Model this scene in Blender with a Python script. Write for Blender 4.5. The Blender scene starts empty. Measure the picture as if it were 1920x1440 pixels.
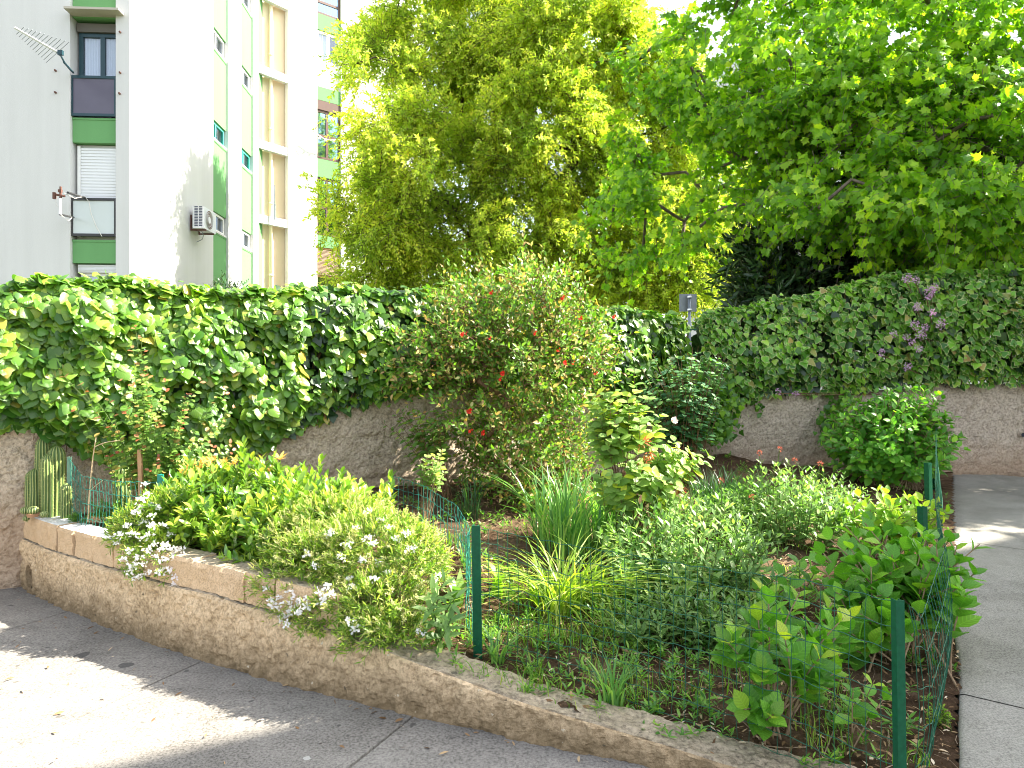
import bpy, math
import numpy as np
from math import radians, sin, cos, pi, sqrt

# ------------------------------------------------------------------ basics
sc = bpy.context.scene
COL = sc.collection
F = 1280.0; HY = 700.0; EYE = 1.55
def P(px, py, d):
    """point at depth d seen at photo pixel (px, py)"""
    return np.array([(px - 960) / F * d, d, EYE + (HY - py) / F * d])
def PZ(px, d, z):
    return np.array([(px - 960) / F * d, d, z])
def nrm(a):
    a = np.asarray(a, float)
    return a / np.maximum(np.linalg.norm(a, axis=-1, keepdims=True), 1e-9)
Z = np.array([0, 0, 1.0])

SUN_AZ = nrm([0.985, 0.17, 0.0]); SUN_EL = radians(45)

# ------------------------------------------------------------------ object helpers
def tag(o, label=None, cat=None, group=None, kind=None):
    if label: o['label'] = label
    if cat: o['category'] = cat
    if group: o['group'] = group
    if kind: o['kind'] = kind
    return o
def thing(name, label, cat, loc, group=None):
    o = bpy.data.objects.new(name, None); COL.objects.link(o)
    o.empty_display_size = 0.2
    o.location = tuple(float(v) for v in loc)
    return tag(o, label, cat, group)
def root_loc(p):
    while p.parent: p = p.parent
    return np.array(p.location)
def link(name, me, parent=None):
    o = bpy.data.objects.new(name, me); COL.objects.link(o)
    if parent: o.parent = parent
    return o
def raw_mesh(name, V, loops, sizes, mats, parent=None, smooth=False, uv=None, edge=None, midx=None, origin=None):
    V = np.asarray(V, np.float32)
    org = None
    if parent is not None: org = root_loc(parent)
    elif origin is not None: org = np.asarray(origin, float)
    if org is not None: V = V - org.astype(np.float32)
    loops = np.asarray(loops, np.int32).ravel(); sizes = np.asarray(sizes, np.int32).ravel()
    me = bpy.data.meshes.new(name)
    me.vertices.add(len(V)); me.vertices.foreach_set('co', V.ravel())
    me.loops.add(len(loops)); me.loops.foreach_set('vertex_index', loops)
    me.polygons.add(len(sizes))
    st = np.concatenate([[0], np.cumsum(sizes)[:-1]]).astype(np.int32)
    me.polygons.foreach_set('loop_start', st)
    me.polygons.foreach_set('use_smooth', np.full(len(sizes), bool(smooth)))
    if not isinstance(mats, (list, tuple)): mats = [mats]
    for m in mats: me.materials.append(m)
    if midx is not None: me.polygons.foreach_set('material_index', np.asarray(midx, np.int32))
    if uv is not None:
        l = me.uv_layers.new(name='UVMap')
        l.uv.foreach_set('vector', np.asarray(uv, np.float32)[loops].ravel())
    if edge is not None:
        a = me.attributes.new('edge', 'FLOAT', 'POINT'); a.data.foreach_set('value', np.asarray(edge, np.float32))
    me.update(calc_edges=True)
    o = link(name, me, parent)
    if parent is None and org is not None: o.location = tuple(float(v) for v in org)
    return o

class MB:
    """collects solid pieces, links them as ONE mesh object"""
    def __init__(s): s.V = []; s.L = []; s.S = []; s.M = []; s.n = 0
    def add(s, V, faces, mi=0):
        for f in faces:
            s.L.extend([i + s.n for i in f]); s.S.append(len(f)); s.M.append(mi)
        s.V.append(np.asarray(V, float)); s.n += len(V)
    def obox(s, O, A, B, C, mi=0, bev=0.0):
        """box spanned from corner O by vectors A, B, C"""
        O, A, B, C = [np.asarray(v, float) for v in (O, A, B, C)]
        if np.dot(np.cross(A, B), C) < 0: A, B = B, A
        V = [O, O + A, O + A + B, O + B, O + C, O + A + C, O + A + B + C, O + B + C]
        s.add(V, [(3, 2, 1, 0), (4, 5, 6, 7), (0, 1, 5, 4), (1, 2, 6, 5), (2, 3, 7, 6), (3, 0, 4, 7)], mi)
    def box(s, c, size, mi=0):
        c = np.asarray(c, float); h = np.asarray(size, float)
        s.obox(c - h / 2, [h[0], 0, 0], [0, h[1], 0], [0, 0, h[2]], mi)
    def tube(s, pts, r, k=8, mi=0, cap=True):
        pts = np.asarray(pts, float); n = len(pts)
        r = np.broadcast_to(np.asarray(r, float), (n,))
        T = nrm(np.gradient(pts, axis=0)) if n > 1 else pts * 0
        ref = np.array([0, 0, 1.0]) if abs(T[0][2]) < .9 else np.array([1.0, 0, 0])
        V = []
        for i in range(n):
            a = nrm(np.cross(T[i], ref)); b = np.cross(T[i], a)
            for j in range(k):
                t = 2 * pi * j / k
                V.append(pts[i] + r[i] * (cos(t) * a + sin(t) * b))
        f = []
        for i in range(n - 1):
            for j in range(k):
                f.append((i * k + j, i * k + (j + 1) % k, (i + 1) * k + (j + 1) % k, (i + 1) * k + j))
        if cap:
            f.append(tuple(range(k))[::-1]); f.append(tuple((n - 1) * k + j for j in range(k)))
        s.add(V, f, mi)
    def ball(s, c, rad, nu=10, nv=7, mi=0):
        c = np.asarray(c, float); rad = np.broadcast_to(np.asarray(rad, float), (3,))
        V = [c + rad * np.array([0, 0, -1.])]
        for i in range(1, nv):
            p = -pi / 2 + pi * i / nv
            for j in range(nu):
                t = 2 * pi * j / nu
                V.append(c + rad * np.array([cos(p) * cos(t), cos(p) * sin(t), sin(p)]))
        V.append(c + rad * np.array([0, 0, 1.])); f = []
        for j in range(nu):
            f.append((0, 1 + (j + 1) % nu, 1 + j))
            f.append((len(V) - 1, 1 + (nv - 2) * nu + j, 1 + (nv - 2) * nu + (j + 1) % nu))
        for i in range(nv - 2):
            for j in range(nu):
                a = 1 + i * nu
                f.append((a + j, a + (j + 1) % nu, a + nu + (j + 1) % nu, a + nu + j))
        s.add(V, f, mi)
    def build(s, name, mats, parent=None, smooth=False, origin=None):
        return raw_mesh(name, np.concatenate(s.V), s.L, s.S, mats, parent, smooth, midx=s.M, origin=origin)

# ------------------------------------------------------------------ noise
def vnoise(p, freq=1.0, seed=0):
    p = np.asarray(p, float) * freq + seed * 17.31
    i = np.floor(p).astype(np.int64); f = p - i; f = f * f * (3 - 2 * f)
    def h(a, b, c):
        n = (a * 374761393 + b * 668265263 + c * 2147483647 + seed * 144665) & 0xffffffff
        n = ((n ^ (n >> 13)) * 1274126177) & 0xffffffff
        return ((n ^ (n >> 16)) & 0xffff) / 32767.5 - 1
    r = 0
    for dx in (0, 1):
        for dy in (0, 1):
            for dz in (0, 1):
                w = (f[..., 0] if dx else 1 - f[..., 0]) * (f[..., 1] if dy else 1 - f[..., 1]) * (f[..., 2] if dz else 1 - f[..., 2])
                r = r + w * h(i[..., 0] + dx, i[..., 1] + dy, i[..., 2] + dz)
    return r
def fbm(p, freq, seed=0, oct=3):
    r = 0; a = 1
    for k in range(oct):
        r = r + a * vnoise(p, freq * 2 ** k, seed + k); a *= .5
    return r

# ------------------------------------------------------------------ materials
class NT:
    def __init__(s, name):
        s.m = bpy.data.materials.new(name); s.m.use_nodes = True
        s.t = s.m.node_tree; s.t.nodes.clear()
        s.out = s.n('ShaderNodeOutputMaterial')
    def n(s, typ, **kw):
        x = s.t.nodes.new(typ)
        for k, v in kw.items():
            if k.startswith('i_'):
                x.inputs[k[2:].replace('_', ' ')].default_value = v
            else: setattr(x, k, v)
        return x
    def l(s, a, b): s.t.links.new(a, b)
    def math(s, op, a, b=None, clamp=False):
        x = s.n('ShaderNodeMath', operation=op, use_clamp=clamp)
        for i, v in enumerate((a, b)):
            if v is None: continue
            if hasattr(v, 'node'): s.l(v, x.inputs[i])
            else: x.inputs[i].default_value = v
        return x.outputs[0]
    def ramp(s, fac, stops, interp='LINEAR'):
        r = s.n('ShaderNodeValToRGB'); cr = r.color_ramp; cr.interpolation = interp
        while len(cr.elements) < len(stops): cr.elements.new(.5)
        for e, (p, c) in zip(cr.elements, stops):
            e.position = p; e.color = (c[0], c[1], c[2], 1) if len(c) == 3 else c
        s.l(fac, r.inputs[0]); return r.outputs[0]
    def mix(s, fac, a, b, mode='MIX'):
        x = s.n('ShaderNodeMix', data_type='RGBA', blend_type=mode)
        for sock, v in ((x.inputs[0], fac), (x.inputs[6], a), (x.inputs[7], b)):
            if hasattr(v, 'node'): s.l(v, sock)
            elif isinstance(v, (int, float)): sock.default_value = v
            else: sock.default_value = (v[0], v[1], v[2], 1)
        return x.outputs[2]
    def noise(s, vec, scale, detail=4, rough=.55, dist=0):
        x = s.n('ShaderNodeTexNoise'); x.inputs['Scale'].default_value = scale
        x.inputs['Detail'].default_value = detail; x.inputs['Roughness'].default_value = rough
        x.inputs['Distortion'].default_value = dist
        if vec is not None: s.l(vec, x.inputs['Vector'])
        return x.outputs['Fac']
    def pos(s, scale=(1, 1, 1), rot=(0, 0, 0)):
        g = s.n('ShaderNodeNewGeometry'); m = s.n('ShaderNodeMapping')
        m.inputs['Scale'].default_value = scale; m.inputs['Rotation'].default_value = rot
        s.l(g.outputs['Position'], m.inputs['Vector']); return m.outputs[0]
    def bump(s, h, dist, strength=1.0, normal=None):
        b = s.n('ShaderNodeBump'); b.inputs['Strength'].default_value = strength; b.inputs['Distance'].default_value = dist
        s.l(h, b.inputs['Height'])
        if normal is not None: s.l(normal, b.inputs['Normal'])
        return b.outputs[0]
    def princ(s, col, rough=.8, normal=None, metal=0, spec=.4):
        b = s.n('ShaderNodeBsdfPrincipled')
        if hasattr(col, 'node'): s.l(col, b.inputs['Base Color'])
        else: b.inputs['Base Color'].default_value = (col[0], col[1], col[2], 1)
        if hasattr(rough, 'node'): s.l(rough, b.inputs['Roughness'])
        else: b.inputs['Roughness'].default_value = rough
        b.inputs['Metallic'].default_value = metal
        b.inputs['Specular IOR Level'].default_value = spec
        if normal is not None: s.l(normal, b.inputs['Normal'])
        return b.outputs[0]
    def done(s, sh): s.l(sh, s.out.inputs['Surface']); return s.m

def flat_mat(name, col, rough=.6, metal=0, spec=.4, var=.12, scale=6, bump=0.0):
    t = NT(name); p = t.pos()
    n = t.noise(p, scale, 5)
    c = t.mix(n, [v * (1 - var) for v in col], [min(1, v * (1 + var)) for v in col])
    nb = t.bump(t.noise(p, scale * 12, 3), bump) if bump else None
    return t.done(t.princ(c, rough, nb, metal, spec))

def leaf_mat(name, stops, tint=(1.5, 1.7, .5), trans=.42, rough=.38, spec=.5, edge=None, edge_lo=.72, veins=0.0, patch=0.0):
    """stops: colour ramp over a per-leaf random number; translucent lamina with waxy skin"""
    t = NT(name); g = t.n('ShaderNodeNewGeometry')
    c = t.ramp(g.outputs['Random Per Island'], stops)
    nb = None
    if patch:
        pn = t.ramp(t.noise(t.pos(), patch, 3), [(.35, (.62, .74, .7)), (.5, (1, 1, 1)), (.66, (1.35, 1.2, 1.1))]); c = t.mix(1.0, c, pn, 'MULTIPLY')
    if edge is not None:
        a = t.n('ShaderNodeAttribute', attribute_name='edge')
        nn = t.noise(t.pos(), 35, 2)
        e = t.math('ADD', a.outputs['Fac'], t.math('MULTIPLY', t.math('SUBTRACT', nn, .5), .55))
        mr = t.n('ShaderNodeMapRange'); mr.inputs[1].default_value = edge_lo; mr.inputs[2].default_value = edge_lo + .14
        t.l(e, mr.inputs[0]); c = t.mix(mr.outputs[0], c, edge)
    if veins > 0:
        uv = t.n('ShaderNodeUVMap'); sx = t.n('ShaderNodeSeparateXYZ'); t.l(uv.outputs[0], sx.inputs[0])
        u = t.math('ABSOLUTE', t.math('SUBTRACT', sx.outputs[0], .5))
        w = t.math('SINE', t.math('MULTIPLY', t.math('SUBTRACT', sx.outputs[1], t.math('MULTIPLY', u, .75)), 44.0))
        w = t.math('POWER', t.math('MULTIPLY', t.math('ADD', w, 1.0), .5), 5.0)
        mid = t.math('LESS_THAN', u, .016)
        w = t.math('MAXIMUM', w, mid)
        c = t.mix(t.math('MULTIPLY', w, veins), c, t.mix(1.0, c, (1.7, 1.6, 1.6), 'MULTIPLY'))
        nb = t.bump(w, .0012, .6)
    tc = t.mix(1.0, c, tint, 'MULTIPLY')
    b = t.princ(c, rough, nb, 0, spec)
    tr = t.n('ShaderNodeBsdfTranslucent'); t.l(tc, tr.inputs[0])
    m = t.n('ShaderNodeMixShader'); m.inputs[0].default_value = trans
    t.l(b, m.inputs[1]); t.l(tr.outputs[0], m.inputs[2])
    return t.done(m.outputs[0])

def concrete(name, lo, hi, stain, grit=60, bump=.006, stain_amt=.6, lichen=None, streak=False, dirt_low=None, crackle=0):
    t = NT(name); p = t.pos()
    big = t.noise(p, 1.3, 6, .62, .4); med = t.noise(p, 7, 6, .65); fine = t.noise(p, grit, 4, .7)
    c = t.ramp(med, [(.3, lo), (.7, hi)])
    if streak:
        st = t.noise(t.pos((7, 7, .9)), 1.0, 4, .6) if streak is True else t.noise(t.pos((1.2, 7, 1), (0, 0, .5)), 1.0, 6, .65, .3)
        c = t.mix(t.math('MULTIPLY', t.ramp(st, [(.5, (0, 0, 0)), (.72, (1, 1, 1))]), .55), c, stain)
    s = t.ramp(big, [(.45, (0, 0, 0)), (.68, (1, 1, 1))])
    c = t.mix(t.math('MULTIPLY', s, stain_amt), c, stain)
    c = t.mix(.5, c, t.ramp(fine, [(.36, [v * .3 for v in lo]), (.5, [(a_ + b_) / 2 for a_, b_ in zip(lo, hi)]), (.66, [min(1, v * 1.3) for v in hi])]))
    if dirt_low:
        g = t.n('ShaderNodeNewGeometry'); sz = t.n('ShaderNodeSeparateXYZ'); t.l(g.outputs['Position'], sz.inputs[0])
        zz = t.math('ADD', sz.outputs[2], t.math('MULTIPLY', t.math('SUBTRACT', t.noise(p, 9, 5, .7), .5), .35))
        mr = t.n('ShaderNodeMapRange'); mr.inputs[1].default_value = dirt_low[0]; mr.inputs[2].default_value = dirt_low[1]
        mr.inputs[3].default_value = 1; mr.inputs[4].default_value = 0
        t.l(zz, mr.inputs[0]); c = t.mix(t.math('MULTIPLY', mr.outputs[0], dirt_low[3]), c, dirt_low[2])
    if lichen:
        for k, (sc_, thr, col) in enumerate(lichen):
            v = t.n('ShaderNodeTexVoronoi', feature='F1'); v.inputs['Scale'].default_value = sc_
            mp = t.n('ShaderNodeMapping'); mp.inputs['Location'].default_value = (k * 3.7, k * 1.9, 0); t.l(p, mp.inputs[0])
            wob = t.n('ShaderNodeTexNoise'); wob.inputs['Scale'].default_value = sc_ * 2.5; t.l(mp.outputs[0], wob.inputs[0])
            vm = t.n('ShaderNodeMix', data_type='VECTOR'); vm.inputs[0].default_value = .06 if sc_ < 9 else .03
            t.l(mp.outputs[0], vm.inputs[4]); t.l(wob.outputs['Color'], vm.inputs[5]); t.l(vm.outputs[1], v.inputs['Vector'])
            sel = t.n('ShaderNodeSeparateColor'); t.l(v.outputs['Color'], sel.inputs[0])
            rad = t.math('MULTIPLY', t.math('SUBTRACT', sel.outputs[0], .55), thr)
            msk = t.math('LESS_THAN', v.outputs['Distance'], rad)
            c = t.mix(t.math('MULTIPLY', msk, .75), c, col)
    h = t.math('ADD', t.math('MULTIPLY', fine, .6), t.math('MULTIPLY', med, .8))
    return t.done(t.princ(c, .92, t.bump(h, bump), 0, .2))

M = {}
# -- masonry, soil
M['pave'] = concrete('pavement_concrete', (.18, .168, .15), (.29, .272, .243), (.085, .078, .069), 90, .006, .95,
                     [(3.2, .30, (.06, .06, .058)), (5.1, .22, (.45, .44, .41)), (7.3, .28, (.07, .067, .06)), (2.3, .2, (.22, .19, .14)), (11, .3, (.07, .07, .066))], streak='pave')
M['path'] = concrete('path_concrete', (.24, .228, .2), (.37, .352, .31), (.11, .104, .085), 120, .005, .95,
                     [(4.1, .15, (.2, .2, .18))])
M['kerb'] = concrete('kerb_concrete', (.52, .375, .22), (.74, .565, .365), (.34, .235, .13), 55, .02, .55,
                     [(16, .3, (.1, .085, .06)), (21, .25, (.6, .54, .42))], True, (.0, .24, (.13, .09, .045), .8))
M['kerb_top'] = concrete('weathered_kerb_top', (.25, .20, .14), (.42, .35, .25), (.085, .072, .055), 45, .01, .95,
                     [(9, .4, (.065, .058, .045)), (17, .45, (.07, .062, .05)), (12, .25, (.6, .56, .47))])
M['block'] = concrete('sandy_block', (.52, .36, .205), (.68, .50, .32), (.36, .23, .12), 130, .008, .4)
M['wall'] = concrete('roughcast_wall', (.42, .34, .25), (.6, .5, .38), (.28, .23, .17), 42, .04, .5, None, False, (.45, .8, (.36, .22, .13), .45))
M['wall_r'] = concrete('roughcast_wall_grey', (.50, .40, .31), (.66, .56, .45), (.30, .25, .2), 38, .035, .55,
                     [(15, .18, (.14, .12, .1))], False, (.4, .8, (.36, .22, .13), .6))
M['mortar'] = concrete('mortar_cap', (.62, .6, .56), (.8, .78, .74), (.4, .37, .33), 70, .006, .4)
t = NT('soil'); p = t.pos()
c = t.ramp(t.noise(p, 9, 6, .7), [(.3, (.05, .03, .018)), (.55, (.115, .07, .042)), (.75, (.23, .16, .105))])
c = t.mix(t.math('MULTIPLY', t.ramp(t.noise(p, 2.2, 4), [(.5, (0, 0, 0)), (.7, (1, 1, 1))]), .6), c, (.26, .18, .11))
M['soil'] = t.done(t.princ(c, .95, t.bump(t.noise(p, 55, 6, .75), .03), 0, .1))
M['ground'] = flat_mat('street_ground', (.09, .10, .055), .9, var=.3, scale=1.5, bump=.01)
M['joint'] = flat_mat('joint_dirt', (.06, .055, .05), .95)
# -- building
def plaster(name, col, var=.05):
    t = NT(name); p = t.pos()
    st = t.noise(t.pos((3, 3, .25)), 1.0, 5, .6)
    c = t.mix(st, [v * (1 - var * 2) for v in col], [min(1, v * (1 + var)) for v in col])
    c = t.mix(t.math('MULTIPLY', t.noise(p, 30, 5, .7), .25), c, [v * .85 for v in col])
    return t.done(t.princ(c, .9, t.bump(t.noise(p, 90, 3), .006, .6), 0, .2))
M['white'] = plaster('white_render', (.61, .608, .60), .075)
M['green'] = plaster('green_render', (.145, .335, .135), .06)
M['beige'] = plaster('beige_render', (.80, .66, .50))
M['house'] = plaster('ochre_render', (.55, .47, .36))
M['frame_blue'] = flat_mat('petrol_frame', (.012, .045, .06), .35)
M['frame_teal'] = flat_mat('teal_frame', (.06, .42, .34), .4)
M['frame_white'] = flat_mat('white_frame', (.75, .75, .74), .4)
M['frame_brown'] = flat_mat('brown_frame', (.09, .05, .04), .4)
M['frame_wood'] = flat_mat('wood_frame', (.5, .3, .14), .5)
M['frame_black'] = flat_mat('black_frame', (.03, .03, .032), .4)
M['boxgrey'] = flat_mat('shutter_box', (.11, .10, .085), .6)
M['shutter'] = flat_mat('white_shutter', (.74, .75, .77), .45, var=.04)
M['room'] = flat_mat('unlit_black', (.035, .04, .05), .9)  # near-black colour stands in for the darkness of unlit interiors
M['slab'] = flat_mat('canopy_slab', (.42, .39, .33), .85, bump=.004)
M['rust'] = flat_mat('rusty_steel', (.12, .05, .035), .7, var=.5, scale=40)
M['alu'] = flat_mat('aluminium', (.75, .76, .78), .35, .7)
M['steel'] = flat_mat('grey_steel', (.22, .25, .28), .45, .5, var=.2)
M['signback'] = flat_mat('sign_back', (.17, .19, .20), .5, .3, var=.35, scale=14)
M['cable'] = flat_mat('pale_cable', (.6, .58, .54), .6)
M['acbody'] = flat_mat('aircon_casing', (.62, .64, .67), .45)
M['acdark'] = flat_mat('aircon_fan', (.17, .10, .06), .6)
M['slot'] = flat_mat('aircon_slot', (.05, .06, .1), .7)
M['bamboo'] = flat_mat('bamboo_slat', (.33, .24, .17), .7, var=.6, scale=22)
M['tile'] = flat_mat('roof_tile', (.42, .19, .1), .8, var=.3, scale=9)
def glass(name, tint, refl):
    t = NT(name)
    tr = t.n('ShaderNodeBsdfTransparent'); tr.inputs[0].default_value = (*tint, 1)
    gl = t.n('ShaderNodeBsdfGlossy'); gl.inputs['Roughness'].default_value = .03; gl.inputs[0].default_value = (.55, .78, 1, 1) if refl > .3 else (.9, .95, 1, 1)
    m = t.n('ShaderNodeMixShader'); m.inputs[0].default_value = refl
    t.l(tr.outputs[0], m.inputs[1]); t.l(gl.outputs[0], m.inputs[2]); return t.done(m.outputs[0])
M['glass'] = glass('window_glass', (.93, .96, 1.0), .09)
M['glass_sky'] = glass('sky_tinted_glass', (.5, .7, .95), .42)  # blue of the reflected sky is put into the tint of these panes
M['frost'] = flat_mat('frosted_violet_panel', (.10, .09, .13), .3, var=.2, scale=2)
M['frostw'] = flat_mat('frosted_white_panel', (.55, .60, .60), .25, var=.06, scale=3)
t = NT('net_curtain')
d = t.n('ShaderNodeBsdfDiffuse'); d.inputs[0].default_value = (.8, .82, .85, 1)
tr = t.n('ShaderNodeBsdfTranslucent'); tr.inputs[0].default_value = (.8, .82, .85, 1)
m_ = t.n('ShaderNodeMixShader'); m_.inputs[0].default_value = .3; t.l(d.outputs[0], m_.inputs[1]); t.l(tr.outputs[0], m_.inputs[2])
M['curtain'] = t.done(m_.outputs[0])
# -- wood, stems, small things
def bark(name, a, b, sc_=18):
    t = NT(name); n = t.noise(t.pos((1, 1, .3)), sc_, 6, .7)
    return t.done(t.princ(t.ramp(n, [(.3, a), (.7, b)]), .9, t.bump(n, .01), 0, .2))
M['bark'] = bark('tree_bark', (.035, .025, .018), (.12, .09, .065))
M['barkg'] = bark('maple_bark', (.08, .06, .05), (.24, .19, .16))
M['twig'] = bark('shrub_twig', (.10, .055, .03), (.24, .14, .08), 40)
M['stemg'] = flat_mat('green_stem', (.11, .16, .04), .6, var=.4)
M['stemp'] = bark('hydrangea_stem', (.22, .14, .08), (.42, .3, .19), 60)
M['twiglit'] = bark('litter_twig', (.2, .13, .08), (.5, .38, .26), 60)
M['stake'] = bark('wooden_stake', (.36, .2, .1), (.5, .31, .17), 30)
M['drystick'] = bark('dry_stick', (.5, .36, .2), (.68, .52, .33), 40)
M['postg'] = flat_mat('green_coated_post', (.004, .08, .034), .5, var=.5, scale=55, spec=.3)
M['postl'] = flat_mat('faded_green_post', (.13, .25, .17), .5, var=.2, scale=30)
M['postt'] = flat_mat('turquoise_post', (.012, .2, .16), .42, var=.2, scale=30)
M['wire'] = flat_mat('green_coated_wire', (.01, .10, .055), .45)
M['wiret'] = flat_mat('turquoise_wire', (.02, .17, .13), .4)
M['terracotta'] = flat_mat('terracotta', (.36, .2, .11), .8, var=.25, scale=20)
# -- foliage colours (per-leaf variation)
M['ivy_l'] = leaf_mat('broad_ivy_leaf', [(0, (0.051, 0.13, 0.014)), (0.45, (0.101, 0.229, 0.021)), (0.8, (0.183, 0.321, 0.029)), (0.96, (0.304, 0.416, 0.054)), (1, (0.344, 0.229, 0.038))], patch=2.2, trans=.36, rough=.3, spec=.6, edge=(.32, .40, .13), edge_lo=.98, veins=.25)
M['ivy_r'] = leaf_mat('variegated_ivy_leaf', [(0, (0.055, 0.158, 0.032)), (0.5, (0.13, 0.333, 0.036)), (0.9, (0.259, 0.555, 0.044)), (1, (0.407, 0.259, 0.103))], patch=2.2, trans=.33, rough=.36, edge=(.58, .6, .28), edge_lo=.82)
M['ivy_p'] = leaf_mat('plain_ivy_leaf', [(0, (0.05, 0.138, 0.02)), (0.6, (0.112, 0.275, 0.03)), (1, (0.225, 0.438, 0.037))], patch=2.2, trans=.33, rough=.36)
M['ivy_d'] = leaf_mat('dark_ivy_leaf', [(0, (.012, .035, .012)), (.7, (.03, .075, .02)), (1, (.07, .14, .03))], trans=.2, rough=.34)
M['gold'] = leaf_mat('golden_leaf', [(0, (0.267, 0.382, 0.033)), (0.5, (0.449, 0.568, 0.058)), (0.85, (0.608, 0.667, 0.091)), (1, (0.656, 0.618, 0.114))], tint=(1.35, 1.45, .7), patch=0.9, trans=.55, rough=.5, spec=.3)
M['maple'] = leaf_mat('maple_leaf', [(0, (0.111, 0.266, 0.02)), (0.5, (0.209, 0.425, 0.025)), (0.85, (0.348, 0.572, 0.032)), (1, (0.5, 0.665, 0.057))], tint=(1.6, 1.6, .45), patch=1.3, trans=.5, rough=.42, spec=.4)
M['redbush'] = leaf_mat('quince_leaf', [(0, (0.064, 0.17, 0.022)), (0.48, (0.143, 0.283, 0.035)), (0.77, (0.246, 0.397, 0.061)), (0.83, (0.389, 0.255, 0.087)), (0.93, (0.544, 0.368, 0.161)), (1, (0.622, 0.623, 0.246))], trans=.38, rough=.38, spec=.4)
M['rose'] = leaf_mat('rose_leaf', [(0, (0.079, 0.169, 0.033)), (0.6, (0.158, 0.281, 0.05)), (0.87, (0.293, 0.405, 0.09)), (1, (0.45, 0.225, 0.09))], trans=.38, rough=.4, spec=.4)
M['rosetip'] = leaf_mat('young_red_leaf', [(0, (.35, .09, .04)), (.6, (.42, .18, .08)), (1, (.3, .25, .08))], trans=.35, tint=(1.5, 1.0, .7))
M['rosebig'] = leaf_mat('climbing_rose_leaf', [(0, (0.138, 0.241, 0.057)), (0.5, (0.23, 0.356, 0.092)), (0.85, (0.368, 0.494, 0.138)), (0.95, (0.552, 0.598, 0.057)), (1, (0.575, 0.575, 0.057))], trans=.42, rough=.42, spec=.4, veins=.2)
M['rosedark'] = leaf_mat('shade_rose_leaf', [(0, (0.052, 0.156, 0.072)), (0.6, (0.098, 0.234, 0.085)), (1, (0.182, 0.351, 0.091))], trans=.3, rough=.5, spec=.3)
M['hydr'] = leaf_mat('hydrangea_leaf', [(0, (0.078, 0.221, 0.026)), (0.5, (0.13, 0.325, 0.036)), (0.85, (0.195, 0.416, 0.046)), (1, (0.39, 0.572, 0.052))], trans=.4, rough=.42, veins=.4)
M['hydry'] = leaf_mat('young_hydrangea_leaf', [(0, (.13, .27, .03)), (.6, (.22, .37, .035)), (1, (.42, .5, .05))], trans=.45, rough=.42, veins=.35)
M['hydrb'] = leaf_mat('dense_hydrangea_leaf', [(0, (0.063, 0.196, 0.025)), (0.5, (0.119, 0.322, 0.031)), (0.9, (0.196, 0.448, 0.042)), (1, (0.35, 0.588, 0.042))], trans=.42, rough=.42)
M['valer'] = leaf_mat('valerian_leaf', [(0, (0.099, 0.198, 0.055)), (0.5, (0.187, 0.319, 0.094)), (0.85, (0.275, 0.418, 0.143)), (1, (0.396, 0.528, 0.143))], tint=(1.3, 1.6, .6), patch=4, trans=.38, rough=.45, spec=.45)
M['candy'] = leaf_mat('candytuft_leaf', [(0, (0.1, 0.198, 0.024)), (0.5, (0.2, 0.33, 0.036)), (0.8, (0.372, 0.475, 0.073)), (1, (0.686, 0.581, 0.242))], trans=.42, rough=.45)
M['candydry'] = leaf_mat('seed_stalk', [(0, (.32, .34, .09)), (.6, (.5, .48, .22)), (1, (.64, .6, .38))], trans=.35, rough=.6)
M['pitto'] = leaf_mat('euonymus_leaf', [(0, (0.085, 0.199, 0.028)), (0.45, (0.17, 0.31, 0.04)), (0.8, (0.319, 0.463, 0.061)), (1, (0.531, 0.574, 0.091))], patch=4, tint=(1.35, 1.45, .7), trans=.38, rough=.24, spec=.8)
M['blade'] = leaf_mat('strap_leaf', [(0, (0.088, 0.22, 0.083)), (0.5, (0.176, 0.355, 0.104)), (0.9, (0.316, 0.507, 0.125)), (1, (0.527, 0.608, 0.208))], trans=.42, rough=.36)
M['bladey'] = leaf_mat('yellowing_strap_leaf', [(0, (.13, .24, .03)), (.5, (.24, .36, .04)), (1, (.42, .42, .12))], trans=.45, rough=.4)
M['bladed'] = leaf_mat('chive_leaf', [(0, (.02, .07, .03)), (.6, (.04, .11, .04)), (1, (.08, .17, .05))], trans=.3, rough=.4)
M['grass'] = leaf_mat('grass_blade', [(0, (0.065, 0.169, 0.019)), (0.6, (0.156, 0.312, 0.033)), (1, (0.364, 0.416, 0.091))], trans=.45, rough=.5)
M['weed'] = leaf_mat('seedling_leaf', [(0, (0.065, 0.182, 0.033)), (0.6, (0.13, 0.312, 0.039)), (1, (0.26, 0.442, 0.052))], trans=.4, rough=.4)
M['litter'] = leaf_mat('dead_leaf', [(0, (0.095, 0.054, 0.027)), (0.5, (0.27, 0.162, 0.081)), (0.85, (0.513, 0.365, 0.203)), (1, (0.743, 0.648, 0.513))], tint=(1.2, 1, .8), trans=.15, rough=.8, spec=.2)
M['olea'] = leaf_mat('oleander_leaf', [(0, (.012, .035, .015)), (.6, (.03, .075, .025)), (1, (.08, .15, .035))], trans=.2, rough=.35)
M['fern'] = leaf_mat('feathery_leaf', [(0, (.06, .17, .03)), (1, (.17, .34, .05))], trans=.42)
M['cactus'] = None
def petal(name, a, b, tr=.35):
    return leaf_mat(name, [(0, a), (1, b)], tint=(1.2, 1.1, 1.1), trans=tr, rough=.6, spec=.2)
M['red'] = petal('red_petal', (.55, .02, .012), (.75, .06, .03))
M['whitep'] = petal('white_petal', (.78, .78, .8), (.86, .86, .86))
M['lilac'] = petal('lilac_petal', (.6, .3, .56), (.82, .56, .78))
M['yellowp'] = petal('apricot_petal', (.75, .4, .08), (.85, .62, .14))
M['pinkp'] = petal('pale_pink_petal', (.8, .62, .58), (.86, .75, .7))
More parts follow.
